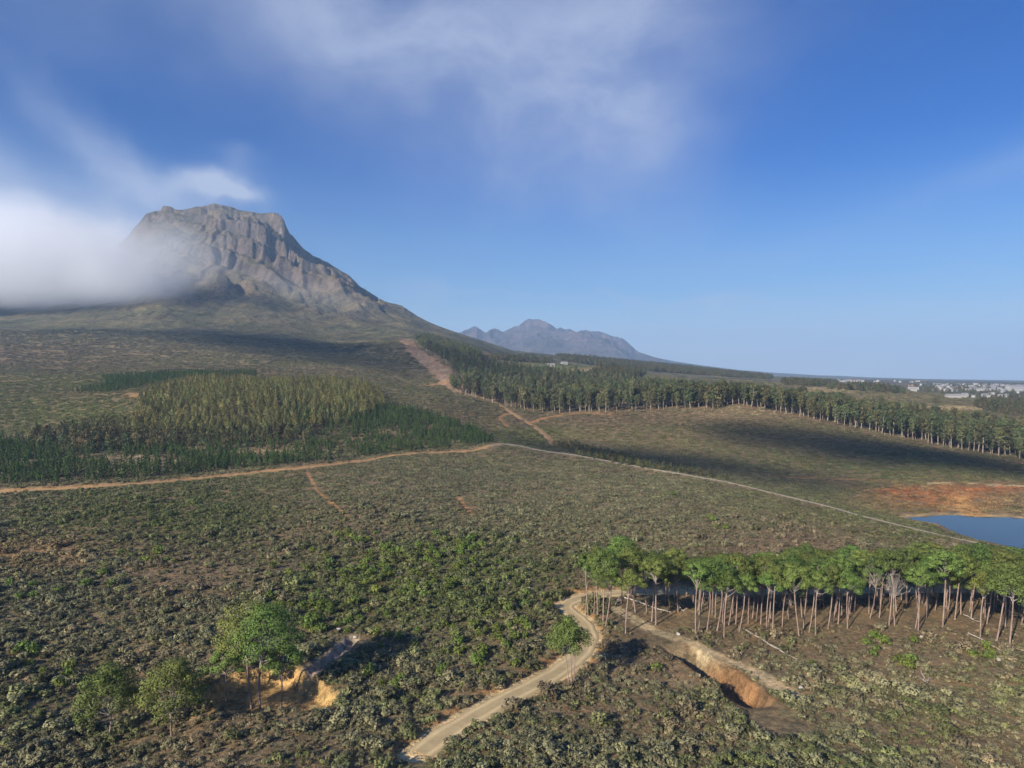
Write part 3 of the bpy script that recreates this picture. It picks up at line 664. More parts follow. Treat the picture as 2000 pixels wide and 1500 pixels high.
# --- umbrella pine kinds -------------------------------------------------
def pine_proto(seed, h, cr, base=.62, lean=(0, 0), multi=1, bare=.0, clumps=24):
    R = np.random.default_rng(seed)
    tr = Geo(); cr_ = Geo()
    class _B:
        def tube(q, a_, b_, c_): tr.tube(a_, b_, c_, 1)
    br = _B(); cr_.mid = h * .72; cr_.pull = .10
    tips = []
    for s_ in range(multi):
        off = np.array([.5 * (s_ - (multi - 1) / 2), .2 * s_, 0]); pts = []
        hh_ = h * (base + .1); bend = R.normal(size=2) * .35
        for k in range(8):
            t_ = k / 7; pts.append(off * (1 + t_ * 1.5) + np.array([lean[0] * t_ * hh_ + bend[0] * math.sin(t_ * 3), lean[1] * t_ * hh_ + bend[1] * math.sin(t_ * 2.5), t_ * hh_ - (.5 if k == 0 else 0)]))
        tr.tube(pts, np.linspace(.165, .09, 8) * h / 14 * (1 if multi == 1 else .8), 7); tips.append(np.array(pts[-2]))
    top = np.mean(tips, 0); cz = h * base
    cen = np.array([lean[0] * h * .85, lean[1] * h * .85, 0])
    cl = []
    for k in range(clumps):
        a = k * 2.399 + R.random() * .5; q = math.sqrt((k + .5) / clumps)
        rr_ = cr * q * .88; zz = h - .8 - (h - cz - 1.2) * (q ** 2.2) * (.75 + .3 * R.random()) - R.random() * .5
        cl.append(cen + np.array([math.cos(a) * rr_, math.sin(a) * rr_, zz]) + R.normal(size=3) * (.38, .38, .30))
    for k, c in enumerate(cl):
        r = (.72 + .62 * R.random()) * cr / 3.8
        if bare > 0 and R.random() < bare:
            for _ in range(4):
                e_ = c + R.normal(size=3) * r * .7; br.tube([c - (0, 0, .4), (c + e_) / 2 + R.normal(size=3) * .1, e_], [.04, .03, .012], 3)
        else:
            cr_.leaves(c, (r * 1.26, r * 1.26, r * .82), 280, .21, R, 0, .40, .4)
            cr_.leaves(c - (0, 0, r * .5), (r * .8, r * .8, r * .3), 30, .25, R, 0, .3, 0)
        if k % 2 == 0 or bare > 0:
            st = tips[k % multi] - np.array([0, 0, R.random() * h * .12]); mid = st + (c - st) * .5 + np.array([0, 0, -.25 * cr / 3.8 + R.normal() * .2])
            br.tube([st, mid, c - (0, 0, .15)], [.085 * h / 14, .055 * h / 14, .02], 4)
    for _ in range(7):       # dead stubs below the crown
        t_ = .55 + .4 * R.random(); a = R.random() * 6.28; st = np.array([lean[0] * t_ * h * .7, lean[1] * t_ * h * .7, t_ * h * base]); l_ = .5 + R.random() * 1.3
        br.tube([st, st + np.array([math.cos(a) * l_, math.sin(a) * l_, .25 * l_])], [.03, .01], 3)
    return (tr.mesh('trunk', [M_pbark, M_limb], True), cr_.mesh('crown', [M_pine]) if cr_.n else None)
pines = [pine_proto(300 + i, 14.8, [3.4, 3.9, 3.1, 3.6, 2.8, 4.2, 3.3, 3.7][i], [.74, .70, .77, .72, .79, .69, .75, .66][i], clumps=[20, 24, 17, 22, 15, 26, 18, 22][i]) for i in range(8)]
dead = pine_proto(320, 14, 3.4, .62, bare=1.0, clumps=30)
def euc_proto(seed, h, w_, lo):
    R = np.random.default_rng(seed); tr = Geo(); cw = Geo(); cw.mid = h * .6; cw.pull = .08; pts = []
    b1 = R.normal(size=2) * .6
    for k in range(7):
        t_ = k / 6; pts.append(np.array([b1[0] * math.sin(t_ * 3), b1[1] * math.sin(t_ * 2.4), t_ * h * .88 - (.6 if k == 0 else 0)]))
    tr.tube(pts, np.linspace(.42, .10, 7), 6)
    for k in range(30):
        q_ = (k + R.random()) / 30; t_ = lo + (1 - lo) * q_ ** .72 * .97; a = R.random() * 6.28
        v_ = (t_ - lo) / (1 - lo); ww = w_ * (.40 + .75 * math.sqrt(max(0., 1 - ((v_ - .62) / .62) ** 2))) * (.45 + .6 * R.random())
        base_ = pts[min(6, int(t_ * 6.5))] * np.array([1, 1, 0]) + np.array([0, 0, t_ * h]); c = base_ + np.array([math.cos(a) * ww * .6, math.sin(a) * ww * .6, 0])
        r = (1.0 + .9 * R.random()) * w_ / 3.2
        cw.leaves(c, (r, r, r * .95), 44, .80, R, 0, .45, .35)
        if k % 3 == 0: tr.tube([base_ - (0, 0, 2.2), c], [.12, .04], 4)
    return tr.mesh('trunk', [M_ebark]), cw.mesh('crown', [M_euc])
eucs = [euc_proto(400 + i, 27, [3.9, 4.4, 3.6, 4.9, 4.1][i], [.24, .30, .36, .22, .32][i]) for i in range(5)]
def cone_proto(seed, h, w_, n_, size, mat_, lo=.08, pw=.8, bark=None, tw=.12):
    R = np.random.default_rng(seed); tr = Geo(); cw = Geo(); cw.mid = h * .45; cw.pull = .25
    tr.tube([(0, 0, -.4), (0, 0, h * .5), (0, 0, h * .9)], [tw, tw * .7, tw * .25], 5)
    for k in range(n_):
        t_ = (k + .5) / n_; z0 = h * (lo + (1 - lo) * t_); ww = w_ * (math.sin(min(1., t_ * 1.0 + .15) * pi) ** .75 if pw > 1 else (1 - t_) ** pw + .05)
        a = k * 2.4 + R.random(); c = np.array([math.cos(a) * ww * .55, math.sin(a) * ww * .55, z0])
        r = max(.25, ww * .62); cw.leaves(c, (r, r, r * .9), 24, size, R, 0, .45, .3)
    return tr.mesh('trunk', [bark or M_pbark]), cw.mesh('crown', [mat_])
ups = [cone_proto(500 + i, 12.5, [2.2, 1.9, 2.5, 2.1][i], 18, .6, M_up, .12, 2, M_ebark) for i in range(4)]
dks = [cone_proto(520 + i, 8.5, 3.7, 16, .75, M_dk, .05, 2, M_pbark, .2) for i in range(3)]
yps = [cone_proto(540 + i, 5.6, [1.35, 1.6, 1.2][i], 11, .42, M_yp, .02, .8) for i in range(3)]
def bush_proto(seed, h, w_):
    R = np.random.default_rng(seed); g = Geo(); g.pull = .3; g.mid = h * .4
    for k in range(9):
        a = k * 2.4; q = math.sqrt(k / 9); c = np.array([math.cos(a) * q * w_, math.sin(a) * q * w_, h * (.62 - .25 * q * q) + R.random() * .15 * h])
        g.leaves(c, (w_ * .42, w_ * .42, h * .38), 26, .30, R, 0, .5, .6)
    g.tube([(0, 0, -.2), (0, 0, h * .5)], [.06, .04], 4)
    return g
def bmesh_of(g, name, mats): return g.mesh(name, mats)
bushes = [bush_proto(560 + i, [1.9, 1.6, 2.2][i], [1.1, 1.2, .95][i]).mesh('bush', [M_pro]) for i in range(3)]

def tree(kind, meshes, names, x, y, rz, sc, label, cat, group, tilt=0.0, z=None, tdir=(0, 1, 0)):
    e_ = bpy.data.objects.new(kind, None); e_.empty_display_size = .5; col.objects.link(e_)
    zz = float(H(x, y)) if z is None else z
    q = Matrix.Rotation(tilt, 4, Vector(tdir)) if tilt else Matrix.Identity(4)
    e_.matrix_world = Matrix.Translation((x, y, zz - .05)) @ q @ Matrix.Rotation(rz, 4, 'Z') @ Matrix.Diagonal((sc[0], sc[0], sc[1], 1))
    for nm, me in zip(names, meshes):
        if me is None: continue
        o = bpy.data.objects.new(nm, me); col.objects.link(o); o.parent = e_
    prop(e_, label, cat, group)
    return e_
R = np.random.default_rng(77)
def sized(a, b, ref=1.0):
    t_ = 'tallest-growing' if b > ref * 1.12 else ('tall' if b > ref * 1.02 else ('short' if b < ref * .86 else 'middling'))
    return t_ + (' broad' if a > b * 1.06 else (' slim' if a < b * .94 else ''))
PN = ('trunk', 'crown')
# --- the pine stand: the front stems are where the photograph has them
front = [(1144,1202),(1149,1203),(1160,1200),(1168,1204),(1178,1221),(1182,1226),(1214,1179),(1222,1237),(1241,1196),(1263,1196),(1273,1214),(1281,1221),(1359,1242),(1364,1235),(1380,1234),(1397,1207),(1400,1232),(1411,1217),(1414,1246),(1423,1221),
 (1437,1220),(1443,1237),(1461,1219),(1470,1208),(1477,1215),(1486,1219),(1497,1232),(1501,1216),(1509,1235),(1528,1224),(1561,1243),(1569,1227),(1580,1236),(1593,1241),(1617,1228),(1625,1221),(1637,1219),(1656,1229),(1699,1207),(1717,1207),(1736,1221),
 (1748,1227),(1771,1188),(1788,1227),(1793,1235),(1809,1208),(1841,1224),(1849,1211),(1865,1211),(1877,1200),(1897,1207),(1915,1248),(1927,1219),(1947,1252),(1963,1224),(1971,1267),(1995,1221),(2015,1262),(2030,1230),(2050,1250),(2075,1225)]
pos = [ray_hit(a, b)[:2] for a, b in front]
kinds_ = ['front'] * len(pos)
for _ in range(9000):
    if len(pos) >= 215: break
    px_ = R.uniform(1190, 2120); lo_ = np.interp(px_, [1190, 1350, 1600, 1900, 2120], [1158, 1164, 1160, 1156, 1156]); hi_ = np.interp(px_, [1190, 1350, 1450, 1650, 1750, 1900, 2120], [1180, 1200, 1212, 1212, 1200, 1205, 1215])
    if 1300 < px_ < 1350 and R.random() < .5: continue
    p = ray_hit(px_, R.uniform(lo_, hi_))[:2]
    if dist_line(p[:1], p[1:], near_road)[0][0] < 4.5: continue
    if min(np.hypot(*(p - q)) for q in pos) < 2.4: continue
    pos.append(p); kinds_.append('back')
# a few beyond the road, where the stand reaches back on the right
for _ in range(4000):
    if len(pos) >= 250: break
    px_ = R.uniform(1690, 2130); p = ray_hit(px_, R.uniform(np.interp(px_, [1690, 1800, 2130], [1136, 1126, 1120]), 1144))[:2]
    if dist_line(p[:1], p[1:], near_road)[0][0] < 4.5 or min(np.hypot(*(p - q)) for q in pos) < 4.2: continue
    pos.append(p); kinds_.append('beyond')
stand_xy = np.array(pos)
for i, (p, kd) in enumerate(zip(pos, kinds_)):
    ppx, ppy = proj(p[0], p[1], float(H(*p)))
    sub = 'the road bend' if ppx < 1200 else 'the dark gap in the crowns' if ppx < 1340 else 'the eroded track' if ppx < 1480 else 'the fallen stems' if ppx < 1600 else 'the middle of the stand' if ppx < 1750 else 'the red bank gap' if ppx < 1870 else 'the pond end'
    lab = {'front': ' umbrella pine on the open edge, by ' + sub, 'back': ' umbrella pine deep inside the stand, by ' + sub, 'beyond': ' umbrella pine beyond the road cut at the pond end'}[kd]
    s_ = R.uniform(.82, 1.12); tl = np.interp(ppx, [1100, 1500, 2100], [.0, .05, .13]) + R.normal() * .055
    isd = i in (41, 38, 66, 90)
    mm_ = dead if isd else pines[int(R.integers(0, 8))]
    # crowns have less room between close neighbours
    nb = np.sort(np.hypot(stand_xy[:, 0] - p[0], stand_xy[:, 1] - p[1]))[1:4].mean(); wsc = s_ * np.clip(.62 + nb * .08, .75, 1.15)
    lab = sized(wsc, s_, .99) + lab
    hs_ = s_ * {'front': 1.06, 'back': .80, 'beyond': .66}[kd]
    if isd: lab = 'leafless grey dead pine, by ' + sub
    tree('umbrella_pine', mm_, PN, p[0], p[1], R.uniform(0, 6.28), (wsc, hs_), lab, 'pine tree', 'umbrella pines of the stand', tl)
# --- single pines
def lone(px, py, h, cr, seed, label, base=.6, lean=(0, 0), multi=1, d=None, clumps=26, bare=0.0, tall=14.5):
    p = ray_hit(px, py)[:2] if d is None else np.array([(px - 1000) / F * d, d])
    ms = pine_proto(seed, h, cr, base, lean, multi, bare, clumps)
    return tree('umbrella_pine', ms, PN, p[0], p[1], 0, (1, 1), label, 'pine tree', 'single pines around the road', 0)
lone(1116, 1338, 12.3, 4.1, 601, 'lone umbrella pine with two stems standing beside the sandy road', .55, (-.06, 0), 3, clumps=30)
lone(441, 1372, 11.0, 3.4, 602, 'small umbrella pine with pale forked limbs on the rim of the orange clearing', .5, (-.02, 0), 1, clumps=20)
lone(492, 1385, 18.8, 5.2, 603, 'tall open pine with long bare grey limbs reaching out over the clearing', .56, (-.07, .02), 1, clumps=34, bare=.38)
lone(509, 1388, 19.0, 6.0, 604, 'tallest pine of the clearing with a wide dark crown', .50, (.06, 0), 1, clumps=44)
lone(548, 1385, 12.2, 3.0, 605, 'slender pine with a thin trunk under the wide crown at the clearing', .5, (.01, 0), 1, clumps=18)
lone(212, 1440, 11.5, 4.4, 606, 'round-crowned dark green pine low in the corner of the scrub', .35, (0, 0), 1, clumps=34)
lone(335, 1440, 12.0, 4.9, 607, 'broad dark green pine just before the orange clearing', .35, (0, 0), 1, clumps=38)

# --- gum wood: front rows one by one, the rest as one mass
euc_front = line([(884,766),(930,781),(985,797),(1030,804),(1080,813),(1130,812),(1180,808),(1290,800),(1390,799),(1440,790),(1500,800),(1600,822),(1700,842),(1800,864),(1900,883),(2000,899),(2150,925)], 3)
eb = [(884,768),(855,722),(832,700),(806,676),(802,664),(830,660),(880,674),(930,690),(945,706),(990,726),(1060,732),(1200,748),(1400,772),(1500,783),(1700,812),(1900,845),(2100,872),(2160,925),(2000,899),(1900,883),(1800,864),(1700,842),(1600,822),(1500,800),(1440,790),(1390,799),(1290,800),(1180,806),(1130,806),(1080,808),(1030,801),(985,794),(930,779)]
xs = R.uniform(-420, 760, 90000); ys = R.uniform(480, 2300, 90000)
gz_ = H(xs, ys); epx, epy = proj(xs, ys, gz_)
keep = inpoly(epx, epy, eb) & (np.abs(xs / ys) < 1.0)
keep &= ~((epx > 940) & (epx < 1500) & (epy < 722 + (epx - 940) * .06))
xs, ys, epx, epy = xs[keep], ys[keep], epx[keep], epy[keep]
def thin(xs, ys, dmin):
    """keep points no closer than dmin to each other"""
    cell_ = {}; ok = []
    for i in range(len(xs)):
        d_ = dmin if np.isscalar(dmin) else dmin[i]
        cx, cy2 = int(xs[i] // 8), int(ys[i] // 8); good = True
        for a in (-1, 0, 1):
            for b_ in (-1, 0, 1):
                for j in cell_.get((cx + a, cy2 + b_), ()):
                    if (xs[j] - xs[i]) ** 2 + (ys[j] - ys[i]) ** 2 < d_ * d_: good = False; break
        if good: cell_.setdefault((cx, cy2), []).append(i); ok.append(i)
    return np.array(ok)
k = thin(xs, ys, 6.0); xs, ys, epx, epy = xs[k], ys[k], epx[k], epy[k]
de, _ = dist_line(xs, ys, euc_front)
dbs, _ = dist_line(xs, ys, break_swath); ok = dbs > 18; 
dbr, _ = dist_line(xs, ys, break_road); ok &= dbr > 5
dbr, _ = dist_line(xs, ys, branch_track); ok &= dbr > 4
xs, ys, epx, epy, de, dbs = xs[ok], ys[ok], epx[ok], epy[ok], de[ok], dbs[ok]
score = np.where(ys < 1000, de, 25 + np.minimum(dbs - 18, 60) * 1.4) + 0.01 * ys
order = np.argsort(score)
def euc_label(px_, dist_):
    if px_ < 900: return 'gum tree beside the bare firebreak climbing the mountain foot'
    if px_ < 1050: return 'gum tree along the orange track at the corner of the wood'
    if px_ < 1250: return 'gum tree above the forked orange tracks at the front of the wood'
    if px_ < 1460: return 'gum tree on the straight front of the wood above the brown slope'
    if px_ < 1700: return 'gum tree with a bare pale trunk beside the pinkish track'
    return 'gum tree in the shaded row running down towards the pond side'
NE = 290
for j, i in enumerate(order[:NE]):
    s_ = R.uniform(.58, .98)
    w_ = s_ * R.uniform(1.0, 1.5)
    tree('gum_tree', eucs[j % 5], ('trunk', 'crown'), xs[i], ys[i], R.uniform(0, 6.28), (w_, s_), sized(w_, s_, .92) + ' ' + euc_label(epx[i], de[i]), 'gum tree', 'gum trees at the front of the wood', R.normal() * .02)
rest = order[NE:]
# extra dark big trees in the wood's front
for px_, py_, s_ in ((1033,796,1.0),(1056,803,.95),(1388,796,1.1),(1402,797,1.05)):
    p = ray_hit(px_, py_)[:2]
    tree('broad_tree', dks[int(px_) % 3], ('trunk', 'crown'), p[0], p[1], px_, (2.1 * s_, 2.7 * s_), 'dark round tree in front of the pale gum trunks, ' + ('by the forked track' if px_ < 1200 else 'where the wood steps back'), 'tree', 'dark trees in front of the gum wood')

def join_mesh(name, ms):
    g = Geo(); mats = []
    vs, fs, mi = [], [], []; n0 = 0
    for me in ms:
        if me is None: continue
        c = np.empty(len(me.vertices) * 3, np.float32); me.vertices.foreach_get('co', c)
        base_ = len(mats); mats += list(me.materials)
        for p in me.polygons: fs.append([v + n0 for v in p.vertices]); mi.append(base_ + p.material_index)
        vs.append(c.reshape(-1, 3)); n0 += len(me.vertices)
    ok = all(me is None or me.name in NRM for me in ms)
    r_ = mesh_np(name, np.concatenate(vs), fs, mats, ok, mi)
    if ok: r_.normals_split_custom_set_from_vertices([tuple(q) for me in ms if me is not None for q in NRM[me.name]])
    return r_
def scatter(name, xyz, rot, scl, idx, protos, label, tint=None):
    """one mass of plants: geometry nodes put a copy of one of the given meshes on every point"""
    xyz = np.asarray(xyz, np.float32); n_ = len(xyz)
    me = bpy.data.meshes.new(name); me.vertices.add(n_); me.vertices.foreach_set('co', xyz.ravel())
    for nm, typ, arr, key in (('rot', 'FLOAT_VECTOR', rot, 'vector'), ('scl', 'FLOAT_VECTOR', scl, 'vector'), ('pick', 'INT', idx, 'value'), ('tint', 'FLOAT_COLOR', tint, 'color')):
        if arr is None: continue
        a = me.attributes.new(nm, typ, 'POINT'); a.data.foreach_set(key, np.asarray(arr, np.int32 if typ == 'INT' else np.float32).ravel())
    o = link(name, me); prop(o, label, kind='stuff')
    ng = bpy.data.node_groups.new(name, 'GeometryNodeTree')
    ng.interface.new_socket('Geometry', in_out='INPUT', socket_type='NodeSocketGeometry'); ng.interface.new_socket('Geometry', in_out='OUTPUT', socket_type='NodeSocketGeometry')
    N = ng.nodes; Lk = ng.links; gi = N.new('NodeGroupInput'); go = N.new('NodeGroupOutput')
    iop = N.new('GeometryNodeInstanceOnPoints'); jn = N.new('GeometryNodeGeometryToInstance'); 
    for p in reversed(protos):
        po = bpy.data.objects.new(p.name + '_kind', p)     # never linked into the scene
        oi = N.new('GeometryNodeObjectInfo'); oi.inputs['Object'].default_value = po; oi.inputs['As Instance'].default_value = True
        Lk.new(oi.outputs['Geometry'], jn.inputs[0])
    Lk.new(gi.outputs[0], iop.inputs['Points'])
    # geometry-to-instance joins; instances are picked by index
    jg = N.new('GeometryNodeJoinGeometry')
    for l in list(jn.inputs[0].links): Lk.new(l.from_socket, jg.inputs[0])
    N.remove(jn)
    Lk.new(jg.outputs[0], iop.inputs['Instance']); iop.inputs['Pick Instance'].default_value = True
    def na(nm, typ):
        q = N.new('GeometryNodeInputNamedAttribute'); q.data_type = typ; q.inputs['Name'].default_value = nm
        return [s_ for s_ in q.outputs if s_.enabled and s_.name == 'Attribute'][0]
    Lk.new(na('pick', 'INT'), iop.inputs['Instance Index'])
    er = N.new('FunctionNodeEulerToRotation'); Lk.new(na('rot', 'FLOAT_VECTOR'), er.inputs[0]); Lk.new(er.outputs[0], iop.inputs['Rotation'])
    Lk.new(na('scl', 'FLOAT_VECTOR'), iop.inputs['Scale'])
    Lk.new(iop.outputs[0], go.inputs[0])
    md = o.modifiers.new('plants', 'NODES'); md.node_group = ng
    return o
def rots(n_, tilt=.06): return np.c_[R.normal(size=(n_, 2)) * tilt, R.uniform(0, 6.28, n_)]
def scl(n_, a, b, zr=.1):
    s_ = R.uniform(a, b, n_); return np.c_[s_, s_, s_ * R.uniform(1 - zr, 1 + zr, n_)]

# --- the rest of the gum wood
ej = [join_mesh('gum', e_) for e_ in eucs]
xr, yr = xs[rest], ys[rest]
far_s = np.interp(yr, [500, 800, 1200, 2200], [.9, .85, .66, .5])
scatter('gum_wood', np.c_[xr, yr, H(xr, yr) - .1], rots(len(xr), .02), scl(len(xr), .72, 1.12) * far_s[:, None], R.integers(0, 5, len(xr)), ej, 'grey-green gum wood reaching back from the front rows towards the mountain foot')
print('euc', len(xs))

# --- the plantation on the knoll
def field(poly, spacing, xl, yl, n_=60000):
    x = R.uniform(xl[0], xl[1], n_); y = R.uniform(yl[0], yl[1], n_); zz = H(x, y); a, b = proj(x, y, zz)
    m_ = inpoly(a, b, poly) & (np.abs(x / y) < 1.0); x, y, a, b = x[m_], y[m_], a[m_], b[m_]
    k_ = thin(x, y, spacing); return x[k_], y[k_], a[k_], b[k_]
up_poly = [(270,812),(245,850),(420,860),(560,846),(650,838),(720,812),(752,796),(735,768),(700,754),(600,748),(470,748),(360,752),(300,768),(272,790)]
x, y, a, b = field(up_poly, 4.9, (-420, -90), (400, 760))
o_ = np.argsort(-b + R.normal(size=len(b)) * 6)
for j, i in enumerate(o_[:290]):
    s_ = R.uniform(.55, .98)
    red = False
    w_ = s_ * R.uniform(.9, 1.35)
    lab = sized(w_, s_, .95) + (' olive tree on the knoll, ' + ('by the orange track patch' if a[i] < 360 else 'above the yellow-green growth' if a[i] < 450 else 'above the dark bushy belt' if a[i] < 540 else 'where the belt ends' if a[i] < 620 else 'above the young pines'))
    tree('plantation_tree', ups[j % 4], ('trunk', 'crown'), x[i], y[i], R.uniform(0, 6.28), (w_, s_), lab, 'tree', 'upright trees of the plantation')
r_ = o_[290:]
if len(r_): scatter('plantation_wood', np.c_[x[r_], y[r_], H(x[r_], y[r_]) - .1], rots(len(r_), .02), scl(len(r_), .75, 1.1), R.integers(0, 4, len(r_)), [join_mesh('upright', u_) for u_ in ups], 'olive upright trees behind the nearer rows of the knoll')
print('up', len(x))
# a rust-red tree among them
p = ray_hit(305, 778)[:2]
rm = plant_mat('rust-red foliage', (.20, .05, .03), .1, .1)
me = ups[0][1].copy(); me.materials.clear(); me.materials.append(rm)
tree('plantation_tree', (ups[0][0], me), ('trunk', 'crown'), p[0], p[1] - 3, 0, (.9, .8), 'single rust-red tree at the corner of the olive plantation', 'tree', None)
# dark broad trees in a belt along the knoll's foot
dk_poly = [(70,872),(130,885),(250,880),(400,872),(520,866),(600,858),(612,842),(540,838),(430,848),(300,852),(200,850),(120,842),(60,852)]
x, y, a, b = field(dk_poly, 5.6, (-420, -90), (330, 560))
for i in range(len(x)):
    s_ = R.uniform(.7, 1.1)
    tree('broad_tree', dks[i % 3], ('trunk', 'crown'), x[i], y[i], R.uniform(0, 6.28), (s_, s_ * (hf := R.uniform(.9, 1.15))), sized(s_, s_ * hf, .93) + ' dark broad tree of the bushy belt, ' + ('at its tapering end' if a[i] < 150 else 'below the bright grass' if a[i] < 280 else 'below the olive trees' if a[i] < 430 else 'at its thick shady end'), 'tree', 'dark broad trees in the belt on the knoll')
print('dk', len(x))
# yellow-green low growth between
yg_poly = [(150,840),(250,846),(420,846),(590,836),(600,822),(470,822),(300,822),(200,812),(160,822)]
x, y, a, b = field(yg_poly, 3.2, (-420, -90), (380, 640))
tn = np.array([.13, .13, .045])[None] * R.uniform(.75, 1.2, len(x))[:, None]
YG = (x, y, tn)
# young pines
yp_poly = [(-120,960),(-120,866),(0,862),(90,868),(130,886),(260,884),(420,876),(600,862),(640,840),(540,822),(560,800),(640,796),(740,796),(800,800),(880,822),(940,846),(964,866),(900,876),(800,882),(700,893),(590,904),(450,918),(350,928),(210,938),(0,950)]
x, y, a, b = field(yp_poly, 2.6, (-420, -10), (270, 640), 90000)
dens_ = fbm(x / 30, y / 30, 3, 301); m_ = (R.random(len(x)) < np.clip(.78 + 1.6 * dens_, .12, 1)) | (b < 830) & (R.random(len(x)) < .8)
dl_, _ = dist_line(x, y, left_road); m_ &= dl_ > 6 + 6 * R.random(len(x))
clear = ((a - 260) / 110) ** 2 + ((b - 902) / 10) ** 2 < 1; m_ &= ~(clear & (R.random(len(x)) < .8))
clear = ((a - 560) / 140) ** 2 + ((b - 884) / 12) ** 2 < 1; m_ &= ~(clear & (R.random(len(x)) < .65))
clear = ((a - 720) / 100) ** 2 + ((b - 862) / 14) ** 2 < 1; m_ &= ~(clear & (R.random(len(x)) < .5))
x, y, a, b = x[m_], y[m_], a[m_], b[m_]
ypj = [join_mesh('young_pine', u_) for u_ in yps]
o_ = np.argsort(y)
for j, i in enumerate(o_[:290]):
    s_ = R.uniform(.7, 1.2)
    tree('young_pine', yps[j % 3], ('trunk', 'crown'), x[i], y[i], R.uniform(0, 6.28), (s_, s_ * (hf := R.uniform(.85, 1.2))), sized(s_, s_ * hf, .98) + ' young pine above the orange road, ' + ('where the block is densest' if a[i] < 120 else 'before the first stony gap' if a[i] < 230 else 'around the first stony gap' if a[i] < 400 else 'in the scattered rows' if a[i] < 600 else 'near the road junction'), 'pine tree', 'young pines above the road')
r_ = o_[290:]
scatter('young_pine_plantation', np.c_[x[r_], y[r_], H(x[r_], y[r_]) - .05], rots(len(r_), .03), scl(len(r_), .7, 1.25, .2), R.integers(0, 3, len(r_)), ypj, 'dense dark green mass of young pines on the hillside')
print('yp', len(x))
# dark bands of young trees behind the plantation
x, y, a, b = field([(200,738),(330,728),(500,727),(500,735),(340,740),(260,758),(210,768),(140,766),(210,752)], 3.4, (-700, -200), (560, 1000), 60000)
scatter('hedge_of_pines', np.c_[x, y, H(x, y) - .05], rots(len(x), .03), scl(len(x), .7, 1.2, .2), R.integers(0, 3, len(x)), ypj, 'dark belt of young pines behind the olive plantation')
# thicket at the road fork and valley trees
x, y, a, b = field([(1075,868),(1110,862),(1160,878),(1250,905),(1380,928),(1480,950),(1470,958),(1340,934),(1240,912),(1130,890)], 4.5, (20, 200), (380, 620), 30000)
for i in range(len(x)):
    s_ = R.uniform(.35, .62)
    tree('valley_bush', dks[i % 3], ('trunk', 'crown'), x[i], y[i], R.uniform(0, 6.28), (s_, s_), ('big' if s_ > .53 else 'small' if s_ < .44 else 'middling') + ' dark thicket bush behind the ridge track, ' + ('by the road fork' if a[i] < 1160 else 'just down from the fork' if a[i] < 1260 else 'in the shaded hollow' if a[i] < 1370 else 'towards the orange tracks'), 'bush', 'thicket bushes in the valley')
print('valley', len(x))

# --- scrub -------------------------------------------------------------
def scrub_proto(seed, w_, h, n_, size, k=4):
    R2 = np.random.default_rng(seed); g = Geo()
    for i in range(k):
        a_ = R2.random() * 6.28; q = R2.random() * .45 * w_
        g.leaves((math.cos(a_) * q, math.sin(a_) * q, h * .35), (w_ * .42, w_ * .42, h * .6), n_ // k, size, R2, 0, .5, .7, .8)
    return g.mesh('scrub', [M_scrub])
sp = [scrub_proto(700 + i, [1.3, 1.5, 1.1, 1.4][i], [.70, .5, .80, .42][i], 72, .21) for i in range(4)]
tuftp = []
for i in range(2):       # thin twiggy, paler
    R2 = np.random.default_rng(710 + i); g = Geo()
    for q in range(30):
        a_ = R2.random() * 6.28; l_ = .5 + R2.random() * .4; e_ = np.array([math.cos(a_) * l_ * .6, math.sin(a_) * l_ * .6, l_]); s0 = R2.normal(size=3) * (.15, .15, 0); n2_ = np.array([-math.sin(a_), math.cos(a_), 0]) * .07
        g.add([s0 - n2_, s0 + n2_, s0 + e_ + n2_, s0 + e_ - n2_], [(0, 1, 2, 3)])
    tuftp.append(g.mesh('tuft', [M_scrub]))
def patch_proto(seed, size_, nb, lf):
    R2 = np.random.default_rng(seed); g = Geo()
    for i in range(nb):
        c_ = np.array([*(R2.uniform(-.5, .5, 2) * size_), 0]); w_ = R2.uniform(.35, 1.0) ** 1.3
        g.leaves(c_ + (0, 0, .2), (w_ * .8, w_ * .8, .62 * w_), int(8 + 16 * w_), lf * (.5 + .5 * w_), R2, 0, .5, .8, 1.1)
    return g.mesh('scrub_patch', [M_scrub])
pp3 = [patch_proto(720 + i, 4.6, 22, .50) for i in range(3)]
pro_p = [bush_proto(730 + i, [1.7, 2.0][i], [.95, 1.1][i]).mesh('leafy_bush', [M_scrub]) for i in range(2)]
def keep_off(x, y, slack=0.0):
    m_ = np.ones(len(x), bool)
    for nm, L, wd, c, soft in ROADS:
        if L is gully: w2 = 2.6
        elif L is old_track or L is hill_track: w2 = wd * .9
        elif L is near_road: w2 = 3.3
        elif L is break_swath: w2 = 12
        elif L is ridge_road: w2 = 4.2
        elif L is left_road: w2 = 3.6
        else: w2 = wd + .3
        d_, _ = dist_line(x, y, L); m_ &= d_ > w2 + slack
    m_ &= poly_dist(x, y, clear_xy) > 1.2
    m_ &= poly_dist(x, y, pond_xy) > 3 + 8 * R.random(len(x))
    dd2, _ = dist_line(x, y, donga); m_ &= dd2 > 4.2
    return m_
def sample(dlo, dhi, n_):
    d_ = np.sqrt(R.uniform(dlo ** 2, dhi ** 2, n_)); u_ = R.uniform(-.86, .86, n_); return u_ * d_, d_
allx, ally, alls, allt, allk = [], [], [], [], []
